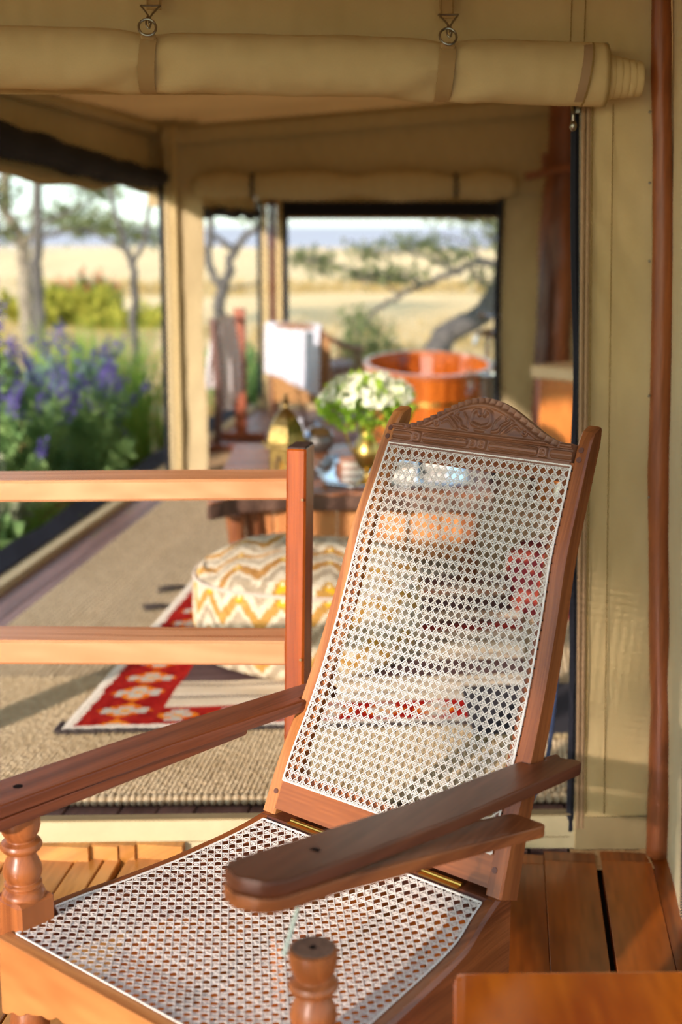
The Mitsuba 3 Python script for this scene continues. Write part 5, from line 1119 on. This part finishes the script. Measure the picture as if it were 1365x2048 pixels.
bush('low_shrub', 'olive shrub outside the back window, under the leaning trunk', 'bush', 1.9, 14.8, G0, 0.50, 0.60, 'leaf_grey', 113, 2600, 0.08, 0)
bush('low_shrub', 'green shrub outside between the towel stand and the wicker armchair', 'bush', -1.05, 13.6, G0, 0.85, 0.45, 'leaf_green', 114, 2600, 0.07, 0)
q = np.random.default_rng(5)
obj('tall_grass', blades([(-2.0 + q.normal(0, .22), 11.0 + q.normal(0, .5), G0) for _ in range(40)], 26, 1.15, 0.06, 6, 0.12, 0.010), 'grass_green', smooth=False, label='stand of tall sunlit green grass right of the salvias', category='grass', kind='stuff')
obj('edge_grass', blades([(-1.86 + q.normal(0, .15), 7.3 + q.uniform(-.9, 1.0), G0) for _ in range(40)], 30, 0.40, 0.05, 7, 0.5, 0.007), 'grass_green', smooth=False, label='tufts of green grass under the railing beside the tent skirt', category='grass', kind='stuff')
Cg = np.array([(x_, y_, 0.0) for x_, y_ in zip(q.uniform(-1, 1, 2600), q.uniform(11, 55, 2600))]); Cg[:, 0] *= 0.30 * Cg[:, 1]; near_ = np.column_stack([q.uniform(-9, -3.0, 900), q.uniform(1, 12, 900), np.zeros(900)]); Cg = np.vstack([Cg, near_]); Cg[:, 2] = -0.36 - 0.007 * np.clip(Cg[:, 1] - 12, 0, 60)
obj('savanna_grass', blades(Cg, 12, 0.34, 0.10, 8, 0.3, 0.012), 'grass_gold', smooth=False, label='dry golden grass all over the plain outside', category='grass', kind='stuff')
rk = ball((0, 0, 0), 1, (0.34, 0.20, 0.15), 3); v = np.asarray(rk.vertices); v *= 1 + 0.5 * (meshkit.fbm(v * 6, 3, 2) - 0.5)[:, None]; rk.vertices = v
obj('garden_stone', mv(rk, place(-1.72, 8.35, -0.25, 0.9)), 'rock', smooth=True, label='brown stone in the bed beside the black skirt of the tent', category='stone')

def tree(name, label, limbs, crowns, bark, seed, leaf=0.06, mat='leaf_acacia'):
    t = thing(name, label, 'tree'); q = np.random.default_rng(seed); ms, P, D = [], [], []
    for pts, r0, r1 in limbs:
        c_ = catmull(pts, 8); c_[1:-1] += q.normal(0, 0.25 * min(r0, 0.06), c_[1:-1].shape); ms.append(tube(c_, np.linspace(r0, r1, len(c_)), 9))
    obj('trunk', cat(ms), bark, t, smooth=True)
    tw_ = []
    for c_, R_, n in crowns:
        o = q.normal(size=(n, 3)); o /= np.linalg.norm(o, axis=1, keepdims=True); k = meshkit.noise((np.asarray(c_) + o) * 2.5, seed); P.append(np.asarray(c_) + o * np.asarray(R_) * (q.uniform(0, 1, (n, 1)) ** 0.5) + q.normal(0, 0.05, (n, 3))); D.append(o)
        for _ in range(5):
            e = np.asarray(c_) + q.normal(0, 0.5, 3) * np.asarray(R_); tw_.append(tube(catmull([np.asarray(c_) - V(0, 0, R_[2]), (np.asarray(c_) + e) / 2, e], 4), np.linspace(0.018, 0.005, 9), 4))
    if P:
        obj('twigs', cat(tw_), bark, t, smooth=True, kind='stuff'); obj('foliage', leaves(np.vstack(P), np.vstack(D), leaf, seed + 1, 0.35), mat, t, smooth=False, kind='stuff')
tree('acacia_tree', 'pale-trunked acacia at the far left with a spreading grey-green crown',
     [([(-5.06, 22, -0.9), (-5.05, 22, 0.6), (-5.08, 22, 1.35), (-5.3, 22, 1.9), (-5.2, 22, 3.2)], 0.13, 0.07), ([(-5.08, 22, 1.3), (-5.5, 21.8, 1.6), (-6.2, 21.6, 1.9)], 0.06, 0.03), ([(-5.06, 22, 1.2), (-4.8, 22, 1.9), (-4.95, 22, 3.2)], 0.06, 0.03), ([(-5.2, 22, 2.4), (-4.4, 21.8, 2.7), (-3.6, 21.6, 2.9)], 0.04, 0.02)],
     [((-5.6, 21.8, 2.1), (0.6, 0.5, 0.22), 320), ((-4.9, 22, 2.7), (0.8, 0.6, 0.3), 520), ((-4.3, 21.8, 1.75), (0.8, 0.5, 0.18), 360), ((-5.5, 21.7, 1.55), (0.6, 0.5, 0.12), 200), ((-4.1, 21.8, 2.6), (0.8, 0.5, 0.2), 320), ((-6.2, 21.6, 2.2), (0.6, 0.5, 0.3), 300)], 'trunk', 201, 0.10)
tree('acacia_tree', 'dark straight trunk just right of the pale trunk at the far left',
     [([(-4.62, 21, -0.9), (-4.64, 21, 0.6), (-4.60, 21, 1.5), (-4.58, 21, 3.4)], 0.10, 0.07), ([(-4.6, 21, 1.45), (-4.0, 20.8, 1.55), (-3.2, 20.6, 1.5), (-2.7, 20.4, 1.42)], 0.045, 0.015), ([(-4.6, 21, 1.6), (-3.9, 20.8, 1.9), (-3.4, 20.7, 2.1)], 0.035, 0.012)],
     [((-3.7, 20.7, 1.62), (0.55, 0.4, 0.10), 300), ((-3.0, 20.5, 1.5), (0.5, 0.4, 0.12), 320), ((-3.6, 20.7, 2.15), (0.5, 0.4, 0.14), 260), ((-4.5, 21, 2.6), (0.8, 0.5, 0.25), 320)], 'trunk_dark', 202, 0.09)
tree('slender_tree', 'slender forked grey tree seen through the side opening, left of the corner post',
     [([(-2.14, 14, -0.5), (-2.13, 14, 0.5), (-2.10, 14, 0.9), (-2.12, 14, 1.25)], 0.050, 0.038), ([(-2.12, 14, 1.22), (-2.22, 14, 1.55), (-2.32, 14, 1.95), (-2.36, 14, 2.6)], 0.034, 0.020), ([(-2.12, 14, 1.22), (-1.98, 14, 1.5), (-1.92, 14, 1.9), (-1.78, 14, 2.5)], 0.028, 0.016), ([(-2.12, 14, 1.30), (-2.35, 14.1, 1.46), (-2.65, 14.2, 1.56)], 0.018, 0.008), ([(-1.95, 14, 1.7), (-1.85, 14, 1.95), (-1.70, 14, 2.05)], 0.014, 0.006)],
     [((-2.7, 14.2, 1.57), (0.25, 0.2, 0.05), 70), ((-2.3, 14, 2.5), (0.4, 0.3, 0.2), 160)], 'trunk_dark', 203, 0.05)
tree('forked_tree', 'forked grey trunk seen through the narrow side opening right of the corner post',
     [([(-1.56, 17, -0.6), (-1.53, 17, 0.4), (-1.47, 17, 0.83)], 0.085, 0.07), ([(-1.48, 17, 0.80), (-1.62, 17, 1.15), (-1.60, 17, 1.6), (-1.52, 17, 2.4)], 0.055, 0.04), ([(-1.47, 17, 0.80), (-1.38, 17, 1.05), (-1.30, 17, 1.30), (-1.16, 17, 1.5), (-0.98, 17, 1.62)], 0.06, 0.035), ([(-1.31, 17, 1.30), (-1.45, 17, 1.42), (-1.58, 17, 1.5)], 0.04, 0.03), ([(-1.42, 17, 0.85), (-1.2, 17, 0.88), (-0.95, 17, 0.95)], 0.018, 0.010)],
     [((-1.1, 17, 1.75), (0.2, 0.2, 0.1), 70)], 'trunk_dark', 204, 0.07)
tree('leaning_acacia', 'leaning acacia with flat layered branches, filling the big back window',
     [([(1.02, 17, -0.6), (1.15, 17, 0.0), (1.35, 17, 0.30), (1.72, 17, 0.52), (1.92, 17, 0.80), (2.02, 17, 1.3), (2.0, 17, 2.4)], 0.17, 0.10),
      ([(2.0, 17, 1.12), (1.72, 16.9, 1.18), (1.4, 16.8, 1.06), (1.03, 16.8, 0.92), (0.72, 16.8, 0.76), (0.45, 16.8, 0.62), (0.2, 16.8, 0.35)], 0.05, 0.02),
      ([(1.4, 16.8, 1.06), (1.1, 16.8, 1.22), (0.8, 16.8, 1.30), (0.4, 16.8, 1.28)], 0.03, 0.012), ([(1.03, 16.8, 0.92), (0.7, 16.8, 1.0), (0.3, 16.8, 1.05), (-0.2, 16.8, 1.18), (-0.6, 16.8, 1.22)], 0.03, 0.010),
      ([(0.72, 16.8, 0.78), (0.5, 16.8, 0.92), (0.2, 16.8, 0.95)], 0.02, 0.01), ([(2.0, 17, 1.6), (1.6, 16.9, 1.7), (1.1, 16.9, 1.72)], 0.03, 0.012), ([(1.72, 16.9, 1.18), (1.55, 16.9, 1.4), (1.2, 16.9, 1.5)], 0.02, 0.01)],
     [((0.95, 16.8, 1.40), (0.42, 0.3, 0.06), 235), ((0.35, 16.8, 1.30), (0.30, 0.25, 0.05), 161), ((-0.35, 16.8, 1.22), (0.30, 0.25, 0.05), 161), ((0.30, 16.8, 1.02), (0.32, 0.25, 0.05), 161), ((0.75, 16.8, 1.02), (0.35, 0.25, 0.06), 186), ((1.35, 16.8, 1.24), (0.35, 0.25, 0.08), 173), ((1.75, 17, 1.0), (0.25, 0.25, 0.12), 99), ((1.5, 16.9, 1.72), (0.55, 0.4, 0.07), 173), ((1.85, 16.9, 1.5), (0.3, 0.3, 0.12), 136), ((0.22, 16.8, 0.45), (0.22, 0.2, 0.15), 124), ((-0.25, 16.8, 1.08), (0.25, 0.2, 0.03), 80)], 'trunk_dark', 205, 0.075)
def sunward(c, z, dl=0.0): return (0.855 * c - 0.52 * (6.7 + dl), -0.52 * c - 0.855 * (6.7 + dl), z)
tree('shade_tree', 'tree in front of the veranda whose crown dapples the chair with shade',
     [([sunward(-0.5, -0.5), sunward(-0.52, 1.2), sunward(-0.62, 2.2), sunward(-0.8, 3.4), sunward(-1.0, 4.6)], 0.09, 0.05), ([sunward(-0.6, 2.0), sunward(-0.3, 2.8, 0.2), sunward(-0.2, 3.6, 0.3)], 0.04, 0.02), ([sunward(-0.8, 3.4), sunward(-1.5, 4.2, 0.2), sunward(-2.4, 4.6, 0.3)], 0.04, 0.02)],
     [(sunward(c, z, d), (0.34, 0.34, 0.30), n) for c, z, d, n in ((-0.42, 2.62, 0.2, 200), (-0.15, 2.85, 0, 300), (-0.80, 2.85, 0.1, 170), (-0.88, 3.28, 0.1, 260), (-0.42, 3.2, 0, 320), (-0.1, 3.35, 0.2, 380), (-1.15, 3.62, 0.1, 480), (-0.7, 3.7, 0, 500), (-0.25, 3.8, 0.1, 420),
      (-1.2, 4.1, 0, 480), (-0.75, 4.2, 0.2, 480), (-0.3, 4.3, 0, 400), (-2.65, 4.55, 0, 420), (-2.3, 4.5, 0.2, 480), (-1.9, 4.5, 0, 480), (-1.5, 4.45, 0.1, 480), (-1.1, 4.65, 0, 420), (-0.6, 4.75, 0, 420), (-2.5, 5.0, 0, 420), (-2.0, 5.0, 0.1, 420), (-1.5, 5.0, 0, 420), (-1.0, 5.15, 0, 380))], 'trunk', 206, 0.115)
